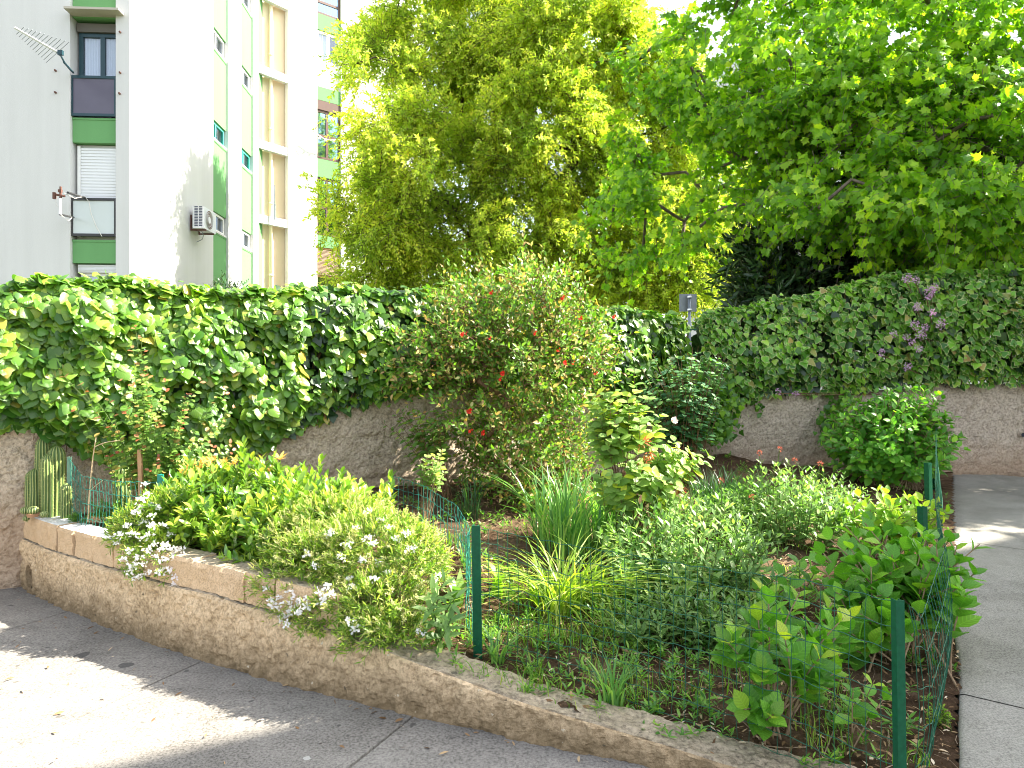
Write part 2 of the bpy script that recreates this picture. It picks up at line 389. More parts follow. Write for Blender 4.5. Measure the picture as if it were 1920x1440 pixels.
M['rust_red'] = petal('brick_red_floret', (.42, .09, .06), (.55, .2, .12))
t = NT('cactus_skin')
a = t.n('ShaderNodeAttribute', attribute_name='edge')
p = t.pos()
c = t.ramp(a.outputs['Fac'], [(0, (.03, .08, .025)), (.5, (.13, .21, .05)), (.8, (.30, .33, .11)), (1, (.62, .56, .33))])
c = t.mix(t.math('MULTIPLY', t.noise(p, 8, 4), .4), c, (.16, .2, .05))
M['cactus'] = t.done(t.princ(c, .55, None, 0, .4))

# ------------------------------------------------------------------ leaf shapes
def T_row(ws, fold=.18, curl=.12, tipw=0, wav=0.0):
    """leaf of unit length built of rows: base, rows of (left, mid, right), tip"""
    n = len(ws); V = [(0, 0, 0)]; E = [0.]; UV = [(.5, 0)]
    for i, w in enumerate(ws):
        t_ = (i + 1) / (n + 1); z = -curl * t_ * t_
        wz = wav * (1 if i % 2 else -1)
        V += [(-w, t_, z + fold * w + wz), (0, t_, z), (w, t_, z + fold * w - wz)]
        E += [1., 0., 1.]; UV += [(.5 - w, t_), (.5, t_), (.5 + w, t_)]
    V.append((0, 1, -curl)); E.append(.6); UV.append((.5, 1))
    Fc = [(0, 2, 1), (0, 3, 2)]
    for i in range(n - 1):
        a = 1 + 3 * i
        Fc += [(a, a + 1, a + 4, a + 3), (a + 1, a + 2, a + 5, a + 4)]
    a = 1 + 3 * (n - 1); e = len(V) - 1
    Fc += [(a, a + 1, e), (a + 1, a + 2, e)]
    return dict(V=np.array(V, float), F=Fc, E=np.array(E), UV=np.array(UV))
def T_fan(right, c=(0, .42), cup=-.25, inner=.68):
    pts = list(right) + [(-x, y) for (x, y) in reversed(right[1:-1])]
    n = len(pts); V = [(c[0], c[1], 0)]; E = [0.]
    for (x, y) in pts:
        x2 = c[0] + (x - c[0]) * inner; y2 = c[1] + (y - c[1]) * inner
        V.append((x2, y2, cup * (x2 * x2 + .5 * (y2 - c[1]) ** 2) + .05 * abs(x2))); E.append(inner)
    for (x, y) in pts:
        V.append((x, y, cup * (x * x + .5 * (y - c[1]) ** 2) + .05 * abs(x))); E.append(1.)
    Fc = []
    for i in range(n):
        j = (i + 1) % n
        Fc.append((0, 1 + i, 1 + j)); Fc.append((1 + i, 1 + n + i, 1 + n + j, 1 + j))
    V = np.array(V, float)
    return dict(V=V, F=Fc, E=np.array(E), UV=np.c_[V[:, 0] * .7 + .5, V[:, 1]])
def T_fan1(right, c=(0, .42), cup=-.3):
    pts = list(right) + [(-x, y) for (x, y) in reversed(right[1:-1])]
    n = len(pts); V = [(c[0], c[1], .03)] + [(x, y, cup * (x * x + .5 * (y - c[1]) ** 2)) for (x, y) in pts]
    V = np.array(V, float)
    return dict(V=V, F=[(0, 1 + i, 1 + (i + 1) % n) for i in range(n)], E=np.r_[0., np.ones(n)], UV=np.c_[V[:, 0] * .7 + .5, V[:, 1]])
L_kite = dict(V=np.array([(0, 0, 0), (.2, .42, .05), (0, 1, -.1), (-.2, .42, .05)], float), F=[(0, 1, 2), (0, 2, 3)], E=np.array([0, 1, 1, 1.]), UV=np.array([(.5, 0), (.7, .4), (.5, 1), (.3, .4)]))
L_ovate = T_row([.2, .3, .29, .19], .22, .14)
L_ovate_s = T_row([.22, .26], .2, .12)
L_serr = T_row([.19, .31, .33, .29, .16], .2, .2, wav=.012)
L_lance = T_row([.09, .13, .12, .07], .2, .2)
L_lance_s = T_row([.13, .12], .2, .15)
L_eu = T_row([.16, .21, .14], .25, .15)
L_qu = T_row([.17, .22, .13], .25, .18)
L_lin = T_row([.07, .09], .15, .1)
L_ivy = T_fan([(0, .06), (.2, -.04), (.44, .08), (.5, .3), (.34, .46), (.2, .74), (0, 1)])
L_ivyb = T_fan([(0, .05), (.14, -.05), (.32, -.02), (.46, .12), (.5, .32), (.42, .54), (.27, .76), (.11, .92), (0, 1)], cup=-.45)
L_maple = T_fan1([(0, 0), (.14, -.03), (.44, .0), (.36, .2), (.64, .46), (.36, .46), (.3, .68), (.14, .66), (0, 1)])
L_maples = T_fan1([(0, 0), (.4, .02), (.3, .22), (.58, .5), (.26, .56), (0, 1)])
L_petal = T_row([.25, .34], -.2, -.15)

def scatter(name, T, pos, fwd, nor, size, mat, parent=None, smooth=True, wj=None, rng=None):
    """one mesh of many leaves: T is the leaf, pos/fwd/nor place each"""
    pos = np.asarray(pos, float); fwd = nrm(fwd)
    nor = nor - fwd * np.sum(nor * fwd, -1, keepdims=True); nor = nrm(nor)
    right = np.cross(fwd, nor)
    size = np.broadcast_to(np.asarray(size, float), (len(pos),))
    if wj is None: w = size
    else: w = size * wj
    V = (pos[:, None] + right[:, None] * (T['V'][None, :, 0:1] * w[:, None, None]) + fwd[:, None] * (T['V'][None, :, 1:2] * size[:, None, None])
         + nor[:, None] * (T['V'][None, :, 2:3] * size[:, None, None]))
    n = len(pos); k = len(T['V'])
    base = np.concatenate([np.array(f) for f in T['F']]); sz = np.array([len(f) for f in T['F']])
    loops = (base[None] + (np.arange(n) * k)[:, None]).ravel(); sizes = np.tile(sz, n)
    return raw_mesh(name, V.reshape(-1, 3), loops, sizes, mat, parent, smooth, uv=np.tile(T['UV'], (n, 1)), edge=np.tile(T['E'], n))

def tubes(name, C, R, mat, parent=None, k=4):
    """C: (S,K,3) centre lines, R: (S,K) radii -> one mesh"""
    C = np.asarray(C, float); S, K = C.shape[:2]
    R = np.broadcast_to(np.asarray(R, float), (S, K))
    T = nrm(np.gradient(C, axis=1)); ref = np.where(np.abs(T[..., 2:3]) < .9, Z, np.array([1., 0, 0]))
    a = nrm(np.cross(T, ref)); b = np.cross(T, a)
    th = np.arange(k) * 2 * pi / k
    V = C[:, :, None] + R[:, :, None, None] * (np.cos(th)[None, None, :, None] * a[:, :, None] + np.sin(th)[None, None, :, None] * b[:, :, None])
    q = []
    for i in range(K - 1):
        for j in range(k):
            q.append((i * k + j, i * k + (j + 1) % k, (i + 1) * k + (j + 1) % k, (i + 1) * k + j))
    q = np.array(q); loops = (q[None] + (np.arange(S) * K * k)[:, None, None]).ravel()
    return raw_mesh(name, V.reshape(-1, 3), loops, np.full(S * len(q), 4), mat, parent, True)

def sprigs(rng, Pt, D, L, m, droop=0., spread=55, up=.25, t0=.12, twist=2.4, nup=1.0, jit=.35, pair=False, face=0.):
    """leaf placements along curved sprigs. returns pos, fwd, nor, t, curves(S,4,3)"""
    Pt = np.asarray(Pt, float); S = len(Pt); D = nrm(D); L = np.broadcast_to(np.asarray(L, float), (S,))
    dr = np.broadcast_to(np.asarray(droop, float), (S,))
    i = np.arange(m)
    if pair: i2 = i // 2; tt = (i2 + .5) / (m / 2)
    else: tt = (i + .5) / m
    t = t0 + (1 - t0) * np.clip(tt[None] + (rng.random((S, m)) - .5) * (.9 / m) * (0.3 if pair else 1), 0, 1)
    pos = Pt[:, None] + D[:, None] * (L[:, None] * t)[..., None] - Z * (dr * L)[:, None, None] * (t * t)[..., None]
    tang = nrm(D[:, None] - Z * (2 * dr)[:, None, None] * t[..., None])
    ref = nrm(np.cross(tang, Z + .01)); b = np.cross(tang, ref)
    if pair: az = (i % 2) * pi + (i // 2) * (pi / 2)
    else: az = i * twist
    az = az[None] + rng.random((S, 1)) * 6.28 + rng.normal(0, jit, (S, m))
    rad = np.cos(az)[..., None] * ref + np.sin(az)[..., None] * b
    sp = np.radians(spread) * (1.25 - .55 * t)
    fwd = np.cos(sp)[..., None] * tang + np.sin(sp)[..., None] * rad + Z * up + rng.normal(0, .12, (S, m, 3))
    nor = tang * np.sin(sp)[..., None] - rad * np.cos(sp)[..., None] + Z * nup + np.array([.3, -1, 0]) * face + rng.normal(0, .3, (S, m, 3))
    tc = np.linspace(0, 1, 4)
    C = Pt[:, None] + D[:, None] * (L[:, None] * tc)[..., None] - Z * (dr * L)[:, None, None] * (tc * tc)[..., None]
    return pos.reshape(-1, 3), nrm(fwd.reshape(-1, 3)), nor.reshape(-1, 3), t.ravel(), C

def ell(rng, n, c, r, lo=0.0, zmin=-1.0):
    """random points in an ellipsoid shell lo..1"""
    out = []
    while len(out) < n:
        v = nrm(rng.normal(size=3))
        if v[2] < zmin: continue
        s = (lo ** 3 + (1 - lo ** 3) * rng.random()) ** (1 / 3)
        out.append((np.asarray(c) + v * s * np.asarray(r), v))
    return np.array([o[0] for o in out]), np.array([o[1] for o in out])

def skeleton(trunk, r0, targets, rng, seglen=.5, sag=.1):
    """wood that reaches every target: returns curves grouped as list of (pts, radii)"""
    nodes = [np.array(p, float) for p in trunk]; par = [-1] + list(range(len(trunk) - 1)); cnt = [0] * len(nodes); ends = []
    start = np.array(trunk[-1]); order = np.argsort(np.linalg.norm(np.asarray(targets) - start, axis=1))
    for k in order:
        tg = np.asarray(targets[k]); A = np.array(nodes); dv = tg - A; dist = np.linalg.norm(dv, axis=1)
        pen = dist + np.where(np.arange(len(A)) < len(trunk) - 1, 2.0 * dist.min() + .2, 0)
        j = int(np.argmin(pen)); L = dist[j]; ns = max(2, int(L / seglen)); prev = j
        off = rng.normal(0, .09 * L, 3)
        for s in range(1, ns + 1):
            f = s / ns; q = nodes[j] + dv[j] * f + off * sin(pi * f) + Z * (sag * L * sin(pi * f)) * .6
            nodes.append(q); par.append(prev); cnt.append(0); prev = len(nodes) - 1
        ends.append(prev)
    for e in ends:
        while e >= 0: cnt[e] += 1; e = par[e]
    tot = max(cnt)
    rad = [r0 * max(.10, (c / tot) ** .5) for c in cnt]
    ch = {}
    for i, p_ in enumerate(par): ch.setdefault(p_, []).append(i)
    chains = []; stack = [(-1, 0)]
    while stack:
        p_, i = stack.pop()
        pts = []; rr = []
        if p_ >= 0: pts.append(nodes[p_]); rr.append(min(rad[p_], rad[i] * 1.25))
        while True:
            pts.append(nodes[i]); rr.append(rad[i]); c = ch.get(i, [])
            if not c: break
            c = sorted(c, key=lambda q: -cnt[q])
            for o in c[1:]: stack.append((i, o))
            i = c[0]
        if len(pts) > 1: chains.append((np.array(pts), np.array(rr)))
    return chains
def wood(name, chains, mat, parent, k=7):
    mb = MB()
    for pts, rr in chains: mb.tube(pts, rr, k if rr[0] > .03 else 5)
    return mb.build(name, mat, parent, True)

def blades(name, rng, B, H, az, bend, width, mat, parent=None, K=6, fold=True, drop=.5):
    """strap leaves / grass: one curved strip for each base point"""
    B = np.asarray(B, float); S = len(B); H = np.broadcast_to(H, (S,)); bend = np.broadcast_to(bend, (S,)); width = np.broadcast_to(width, (S,))
    d = np.c_[np.cos(az), np.sin(az), np.zeros(S)]; side = np.c_[-np.sin(az), np.cos(az), np.zeros(S)]
    t = np.linspace(0, 1, K + 1)[None]
    hor = bend[:, None] * H[:, None] * (t ** 2 * (1 + .3 * t)); ver = H[:, None] * (t - drop * bend[:, None] * t ** 2.6)
    C = B[:, None] + d[:, None] * hor[..., None] + Z * ver[..., None]
    w = width[:, None] * np.minimum(1, (1.02 - t) * 2.2) * (.75 + .25 * np.minimum(1, t * 4)) * .5
    tw = rng.normal(0, .6, (S, 1)) * t
    sd = side[:, None] * np.cos(tw)[..., None] + Z * np.sin(tw)[..., None]
    V = np.stack([C - sd * w[..., None], C + sd * w[..., None]], 2)
    q = np.array([(2 * i, 2 * i + 1, 2 * i + 3, 2 * i + 2) for i in range(K)])
    loops = (q[None] + (np.arange(S) * 2 * (K + 1))[:, None, None]).ravel()
    n = S * (K + 1) * 2
    return raw_mesh(name, V.reshape(-1, 3), loops, np.full(S * K, 4), mat, parent, True, uv=np.tile([.5, .5], (n, 1)), edge=np.zeros(n))

# ================================================================== SETTING
R0 = np.random.default_rng(7)
# back wall line and corner, kerb line
WA = np.array([-3.57, 4.96]); WB = np.array([2.3, 8.05]); WU = (WB - WA) / np.linalg.norm(WB - WA); WN = np.array([WU[1], -WU[0]])
KP = np.array([[-3.75, 5.12], [-3.57, 4.96], [-2.62, 4.27], [-1.68, 3.69], [-1.05, 3.36], [-.46, 3.10], [0.05, 2.88], [.51, 2.695], [.9, 2.53], [1.35, 2.36], [2.0, 2.12], [2.8, 1.8]])
KZ = [(-4, .35), (-3.57, .35), (-1.6, .36), (-.95, .32), (-.74, .295), (-.46, .24), (0, .165), (.79, .075), (1.4, .045), (3, .04)]
def kz(x): return np.interp(x, [a for a, b in KZ], [b for a, b in KZ])
BED = np.array([(-3.5, 5, .5), (-3, 4.75, .49), (-2.5, 4.4, .5), (-1.7, 3.95, .47), (-.95, 3.55, .42), (-.35, 3.35, .2), (.15, 3.15, .13), (.7, 2.85, .06), (1.2, 2.66, .025), (1.7, 2.9, .03), (2.1, 3.4, .08), (2.9, 5, .2), (4.5, 7.8, .36), (2.3, 8.0, .58), (0, 6.8, .52), (-1.5, 5.9, .52), (0, 5, .4), (0.4, 4.1, .23), (1, 4, .2), (1.2, 6, .38), (2, 6, .3), (1., 3.3, .1), (3.2, 7.6, .45), (-.6, 4.4, .42), (.1, 3.5, .16)])
def bedz(x, y):
    x = np.asarray(x, float); y = np.asarray(y, float)
    d = (x[..., None] - BED[:, 0]) ** 2 + (y[..., None] - BED[:, 1]) ** 2 + .02
    w = d ** -2.0
    return (w * BED[:, 2]).sum(-1) / w.sum(-1)
def onbed(px, d):
    x = (px - 960) / F * d
    return np.array([x, d, float(bedz(x, d))])
def grid(name, X, Y, Zf, mat, smooth=True, keep=None):
    V = np.stack([X, Y, Zf], -1); n, m = X.shape
    i = np.arange(n * m).reshape(n, m)
    q = np.stack([i[:-1, :-1], i[:-1, 1:], i[1:, 1:], i[1:, :-1]], -1).reshape(-1, 4)
    if keep is not None: q = q[keep(V.reshape(-1, 3)[q].mean(1))]
    return raw_mesh(name, V.reshape(-1, 3), q, np.full(len(q), 4), mat, None, smooth)
# kerb curve
ks = np.r_[0, np.cumsum(np.linalg.norm(np.diff(KP, axis=0), axis=1))]
def spline(P_, s_, s):
    P_ = np.asarray(P_); T_ = np.gradient(P_, s_, axis=0); i = np.clip(np.searchsorted(s_, s) - 1, 0, len(s_) - 2)
    h = s_[i + 1] - s_[i]; u = ((s - s_[i]) / h)[:, None]; h = h[:, None]
    return ((2 * u**3 - 3 * u**2 + 1) * P_[i] + (u**3 - 2 * u**2 + u) * h * T_[i] + (-2 * u**3 + 3 * u**2) * P_[i + 1] + (u**3 - u**2) * h * T_[i + 1])
KS = np.arange(0, ks[-1], .018); KC = spline(KP, ks, KS); KT = nrm(np.gradient(KC, axis=0)); KN = np.c_[-KT[:, 1], KT[:, 0]]  # inward (towards the bed)

# ground beyond the garden, one sheet to the horizon, with the garden's low corner kept below the paving
gx = np.r_[-400, -120, -50, np.linspace(-25, 25, 51), 50, 120, 400]; gy = np.r_[-300, -80, -30, np.linspace(-15, 40, 56), 80, 200, 600]
GX, GY = np.meshgrid(gx, gy, indexing='ij')
side = (GX - WA[0]) * WN[0] + (GY - WA[1]) * WN[1]
inside = (side > -.4) & (GY < 8.6)
gz = np.where(inside, -.12, .45)
tag(grid('ground', GX, GY, gz, M['ground']), kind='structure')

# paving in front: slabs with real joints over a dirt bed
A2 = np.array([.43, .903]); B2 = np.array([.903, -.43])
def slab_quad(mb, b0, b1, a0, a1, z, mi=0):
    q = [A2 * a0 + B2 * b0, A2 * a0 + B2 * b1, A2 * a1 + B2 * b1, A2 * a1 + B2 * b0]
    V = [(v[0], v[1], z) for v in q] + [(v[0], v[1], z - .03) for v in q]
    mb.add(V, [(0, 1, 2, 3), (0, 4, 5, 1), (1, 5, 6, 2), (2, 6, 7, 3), (3, 7, 4, 0)], mi)
mb = MB()
slab_quad(mb, -9, 8, -9, 7.2, -.03, 1)
bs = [-8.9, -7.3, -5.92, -4.53, -3.09, -1.735, -.33, 1.1, 2.5, 3.9, 5.3, 6.7]
def slab_grid(b0, b1, a0, a1):
    bb = np.r_[b0, b0 + .004, np.arange(b0 + .08, b1 - .05, .1), b1 - .004, b1]; aa = np.r_[a0, a0 + .004, np.arange(a0 + .08, a1 - .05, .1), a1 - .004, a1]
    AA, BB = np.meshgrid(aa, bb, indexing='ij'); X = A2[0] * AA + B2[0] * BB; Y = A2[1] * AA + B2[1] * BB
    zz = .004 * vnoise(np.stack([X, Y, X * 0], -1), 2.3, 61) - .003
    ed = np.zeros(AA.shape, bool); ed[0] = ed[-1] = True; ed[:, 0] = ed[:, -1] = True
    zz = np.where(ed, zz - .025, zz); n, m = AA.shape; i = np.arange(n * m).reshape(n, m)
    mb.add(np.stack([X, Y, zz], -1).reshape(-1, 3), np.stack([i[:-1, :-1], i[:-1, 1:], i[1:, 1:], i[1:, :-1]], -1).reshape(-1, 4).tolist())
for b0, b1 in zip(bs[:-1], bs[1:]):
    slab_grid(b0 + .003, b1 - .003, -8.8, -1.1); slab_grid(b0 + .003, b1 - .003, -1.094, 4.2 if b1 < -3 else 3.05)
tag(mb.build('pavement', [M['pave'], M['joint']]), kind='structure')

# path on the right, two pours with a joint, slowly rising
E0 = np.array([1.62, 2.5]); E1 = np.array([5.33, 8.3]); EU = nrm(E1 - E0); ER = np.array([EU[1], -EU[0]])
def pathz(y): return .05 + np.clip(y - 2.6, -2, 6) * .052
def path_piece(l0, l1, name=None):
    ll = np.linspace(l0, l1, max(4, int((l1 - l0) / .12))); rr = np.r_[0, .012, .03, np.linspace(.1, 3.2, 26)]
    LL, RR = np.meshgrid(ll, rr, indexing='ij')
    wob = .015 * vnoise(np.c_[ll, ll * 0, ll * 0], 2.5, 3)[:, None] * np.exp(-RR * 3)
    X = E0[0] + EU[0] * LL + ER[0] * (RR + wob); Y = E0[1] + EU[1] * LL + ER[1] * (RR + wob)
    zz = pathz(Y) + .006 * fbm(np.stack([X, Y, X * 0], -1), 1.2, 5)
    zz = np.where(RR == 0, zz - .1, np.where(RR < .02, zz - .008, zz))
    return X, Y, zz
VV = []; QQ = []; off = 0
for l0, l1 in ((-3, .78), (.79, 3.6), (3.61, 7.05)):
    X, Y, zz = path_piece(l0, l1); n, m = X.shape; i = np.arange(n * m).reshape(n, m) + off
    VV.append(np.stack([X, Y, zz], -1).reshape(-1, 3)); QQ.append(np.stack([i[:-1, :-1], i[1:, :-1], i[1:, 1:], i[:-1, 1:]], -1).reshape(-1, 4)); off += n * m
q = np.concatenate(QQ)
tag(raw_mesh('path', np.concatenate(VV), q, np.full(len(q), 4), M['path'], None, True), kind='structure')

# garden soil
SX, SY = np.meshgrid(np.arange(-3.8, 5.4, .035), np.arange(1.9, 8.3, .035), indexing='ij')
SZ = bedz(SX, SY) + .022 * fbm(np.stack([SX, SY, SX * 0], -1), 5, 11) + .008 * vnoise(np.stack([SX, SY, SX * 0], -1), 28, 12)
def soil_keep(c):
    x, y = c[:, 0], c[:, 1]
    w = (x - WA[0]) * WN[0] + (y - WA[1]) * WN[1] > -.15
    ki = np.argmin((x[:, None] - KC[None, ::6, 0]) ** 2 + (y[:, None] - KC[None, ::6, 1]) ** 2, axis=1) * 6
    k = (x - KC[ki, 0]) * KN[ki, 0] + (y - KC[ki, 1]) * KN[ki, 1] > .06
    e = (x - E0[0]) * ER[0] + (y - E0[1]) * ER[1] < .02
    return w & k & e
tag(grid('garden_soil', SX, SY, SZ, M['soil'], True, soil_keep), kind='structure')

def sweep_wall(name, C, N, zb, zt, thick, mats, parent, amp=.01, freq=12, zstep=.02, top_steps=8, seed=1, hole=None, edge_soft=.012, origin=None, topmat=None):
    """a wall along the 2-D curve C; N points to its back. Front face, top and back are one rough skin"""
    n = len(C); zb = np.broadcast_to(zb, (n,)); zt = np.broadcast_to(zt, (n,))
    nr = max(3, int(np.max(zt - zb) / zstep)); prof = [(0, f) for f in np.linspace(0, 1, nr)]
    prof += [(g, 1) for g in np.linspace(0, 1, top_steps + 1)[1:]] + [(1, f) for f in (.7, .4, 0)]
    V = []
    for (g, f) in prof:
        p = np.c_[C + N * (g * thick), zb + (zt - zb) * f]
        V.append(p)
    V = np.stack(V, 1); m = len(prof)
    d = fbm(V, freq, seed, 4) * amp
    isf = np.array([1. if g == 0 else 0 for g, f in prof]); ist = np.array([1. if (f == 1) else 0 for g, f in prof]); isb = np.array([1. if g == 1 and f < 1 else 0 for g, f in prof])
    N3 = np.c_[N, np.zeros(n)]
    V = V - N3[:, None] * (d * (isf - isb)[None])[..., None] + Z * (d * .6 * ist[None])[..., None]
    V[:, nr - 1] += N3 * edge_soft - Z * edge_soft * .4
    i = np.arange(n * m).reshape(n, m)
    q = np.stack([i[:-1, :-1], i[1:, :-1], i[1:, 1:], i[:-1, 1:]], -1)
    mi = np.broadcast_to(np.where(np.arange(m - 1) >= nr - 1, 1, 0)[None], q.shape[:2])
    Vf = V.reshape(-1, 3)
    if hole is not None:
        hc, hr = hole
        rel = Vf - np.asarray(hc); dist = np.sqrt((rel[:, 0] ** 2 + rel[:, 1] ** 2) + (rel[:, 2] * .8) ** 2)
        front = np.tile(isf, n) > 0
        inn = (dist < hr) & front
        kill = inn[q].all(-1); snap = np.where(inn)[0]
        Vf[snap] = np.asarray(hc) + rel[snap] * (hr / np.maximum(dist[snap], 1e-4))[:, None]
        q = q[~kill]; mi = mi[~kill]
    q = q.reshape(-1, 4); mi = np.ravel(mi)
    ends = [list(range(m))[::-1], [(n - 1) * m + j for j in range(m)]]
    loops = np.concatenate([q.ravel(), ends[0], ends[1]]); sizes = np.r_[np.full(len(q), 4), m, m]
    return raw_mesh(name, Vf, loops, sizes, mats, parent, False, midx=np.r_[mi, 0, 0] if topmat else None, origin=origin)

# garden kerb: low curved wall with a course of blocks on its left half
kerb = thing('garden_kerb_wall', 'curved sandy concrete kerb wall between the pavement and the flower bed, with a course of blocks on it', 'low wall', (KC[0][0], KC[0][1], 0))
KZT = kz(KC[:, 0]) + .004 * vnoise(np.c_[KC, KC[:, 0] * 0], 3, 9)
hx = -3.41; hi_ = int(np.argmin(abs(KC[:, 0] - hx))); HC = np.array([KC[hi_, 0], KC[hi_, 1], .115])
sweep_wall('kerb', KC, KN, -.1, KZT, .205, [M['kerb'], M['kerb_top']], kerb, .014, 24, .018, 10, 4, (HC, .07), .014, None, True)
mb = MB(); ht = np.array([KT[hi_, 0], KT[hi_, 1], 0]); hn = np.array([KN[hi_, 0], KN[hi_, 1], 0])
ring = lambda off, r: [HC + hn * off + r * (cos(a_) * ht + sin(a_) * Z * 1.22) for a_ in np.linspace(0, 2 * pi, 24, endpoint=False)]
Vr = ring(-.010, .078) + ring(-.008, .066) + ring(.19, .066); Fr = []
for j in range(24):
    k_ = (j + 1) % 24
    Fr += [(j, k_, 24 + k_, 24 + j), (24 + j, 24 + k_, 48 + k_, 48 + j)]
Fr.append(tuple(range(48, 72))); mb.add(Vr, Fr)
tag(mb.build('drain_pipe', M['kerb'], kerb), 'round drain hole')
# blocks
R = np.random.default_rng(3)
s = .21; bl = []
while True:
    L = R.choice([.40, .24, .22, .25, .40]) if len(bl) else .42
    if len(bl) in (1, 2, 3): L = (.24, .21, .24)[len(bl) - 1]
    i0 = int(s / .018); i1 = int((s + L) / .018)
    if KC[i1, 0] > -.70: break
    bl.append((i0, i1)); s += L + (.02 if len(bl) == 2 else .008)
for k, (i0, i1) in enumerate(bl):
    cc = KC[i0:i1 + 1]; nn = KN[i0:i1 + 1]; off = .022 + R.uniform(-.006, .008)
    zt = np.interp(cc[:, 0], [-4, -1.5, -.7], [.525, .52, .47]) + R.uniform(-.006, .006)
    o = sweep_wall('block', cc + nn * off, nn, KZT[i0:i1 + 1] + .004, zt, .15, [M['block'], M['mortar'] if k < 5 else M['kerb_top']], kerb, .007, 26, .02, 6, 20 + k, None, .009, None, True)

# back retaining walls
sl = np.arange(-2.2, np.linalg.norm(WB - WA) + .15, .022); CW = WA + WU * sl[:, None]; NW = np.repeat([-WN], len(sl), 0)
wl = thing('retaining_wall', 'brown roughcast retaining wall under the broad-leaved ivy, running behind the cacti', 'wall', (WA[0], WA[1], .0))
sweep_wall('wall_face', CW, NW, -.1, 1.45, .25, M['wall'], wl, .02, 16, .022, 5, 31)
sr = np.arange(2.42, 9.2, .022); CR = np.c_[sr, 8.12 + .02 * (sr - 2.3)]; NR = np.repeat([[0., 1.]], len(sr), 0)
wr = thing('retaining_wall', 'grey roughcast retaining wall at the end of the path, below the variegated ivy', 'wall', (5, 8.2, .3))
zr = np.interp(sr, [2.3, 5.05, 5.07, 9], [1.30, 1.36, 1.41, 1.46])
sweep_wall('wall_face', CR, NR, .1, zr, .25, M['wall_r'], wr, .018, 15, .022, 5, 37)
mb = MB(); hp = P(1915, 815, 8.16); mb.tube([hp + [0, -.035, 0], hp + [0, .05, 0]], .028, 12, 0, False); mb.tube([hp + [0, -.03, 0], hp + [0, -.028, 0]], .024, 12, 1)  # near-black disc in the mouth paints the shade of the bore
tag(mb.build('drain_pipe', [M['wall_r'], M['room']], wr), 'small dark weep hole')

# ------------------------------------------------------------------ apartment building
C0 = np.array([-8.74, 15.6]); V0 = nrm([-.0586, 1.0]); W0 = np.array([-8.53, 26.0]); WW = nrm([1.18, 1.0])
class Fac:
    def __init__(s, O, U, N): s.O, s.U, s.N = [np.asarray(v, float) for v in (O, U, N)]
    def u(s, px, n=0.0):
        k = (px - 960) / F; O = s.O + s.N * n
        return (k * O[1] - O[0]) / (s.U[0] - k * s.U[1])
    def z(s, px, py, n=0.0):
        d = (s.O + s.N * n + s.U * s.u(px, n))[1]; return EYE + (HY - py) / F * d
    def pt(s, u, n, z): q = s.O + s.U * u + s.N * n; return np.array([q[0], q[1], z])
    def box(s, mb, u0, u1, n0, n1, z0, z1, mi=0):
        mb.obox(s.pt(u0, n0, z0), np.r_[s.U * (u1 - u0), 0], np.r_[s.N * (n1 - n0), 0], [0, 0, z1 - z0], mi)
FR = Fac(C0, -nrm([1, .0586]), nrm([.0586, -1])); SD = Fac(C0, V0, nrm([1, .0586])); WG = Fac(W0, WW, np.array([WW[1], -WW[0]]))
bld = thing('apartment_building', 'tall white apartment block with green panels between its windows, rising behind the ivy wall', 'building', (C0[0], C0[1], .4))
ZB, ZT = .3, 21.0
uL, uR = FR.u(131), FR.u(217); uEnd = 9.0
s400, s428, s453, s475, s485 = [SD.u(v) for v in (400, 428, 453, 475, 485)]
g595, g640 = WG.u(595), WG.u(640)
mb = MB()
FR.box(mb, uL, uEnd, -.5, 0, ZB, ZT); FR.box(mb, .301, uR, -.5, 0, ZB, ZT)
SD.box(mb, 0, s400, -.3, 0, ZB, ZT); SD.box(mb, s428, s453, -.3, 0, ZB, ZT); SD.box(mb, s475, s485, -.3, 0, ZB, ZT)
WG.box(mb, 0, g595, -.3, 0, ZB, ZT); WG.box(mb, g640, 6.3, -.3, 0, ZB, ZT)
FR.box(mb, .8, uEnd, -6, -.75, ZB, ZT); SD.box(mb, .9, s485 - .1, -4, -.72, ZB, ZT - .01)
WG.box(mb, -.3, 6.2, -6, -.75, ZB, ZT - .02)
mb.build('wall', M['white'], bld)
mb = MB()
# loggia: green return and beige back walls
q0 = SD.pt(s485, 0, 0)[:2]; q1 = SD.pt(s485 + .52, -.02, 0)[:2]; q2 = np.array([-8.60, 26.45]); q3 = W0 + WG.N * -.02
def vwall(mb, a, b, z0, z1, th, mi):
    n = nrm([b[1] - a[1], -(b[0] - a[0])]); mb.obox([a[0], a[1], z0], [b[0] - a[0], b[1] - a[1], 0], [-n[0] * th, -n[1] * th, 0], [0, 0, z1 - z0], mi)
vwall(mb, q1, q2, ZB, ZT, .3, 1); vwall(mb, q0 + (q1 - q0) * .01, q1, ZB, ZT, .2, 0)
mb.build('loggia_wall', [M['green'], M['beige']], bld)
for zb_ in [EYE + (HY - y) * 25.5 / F for y in (422, 284, 145)] + [EYE + (HY - 145) * 25.5 / F + 2.8]:
    mb = MB(); mb.obox([q0[0], q0[1], zb_], [q3[0] - q0[0], q3[1] - q0[1], 0], [-.12, .14, 0], [0, 0, .30]); mb.build('beam', M['white'], bld)
mb = MB(); dq = nrm(q2 - q1); pp = q1 + dq * .30 + np.array([.07, -.07])
mb.tube([[pp[0], pp[1], ZB], [pp[0], pp[1], ZT]], .07, 10)
for zz in (5.2, 7.9, 10.7, 13.5): mb.tube([[pp[0], pp[1], zz], [pp[0], pp[1], zz + .08]], .085, 10)
mb.build('downpipe', M['beige'], bld, True)

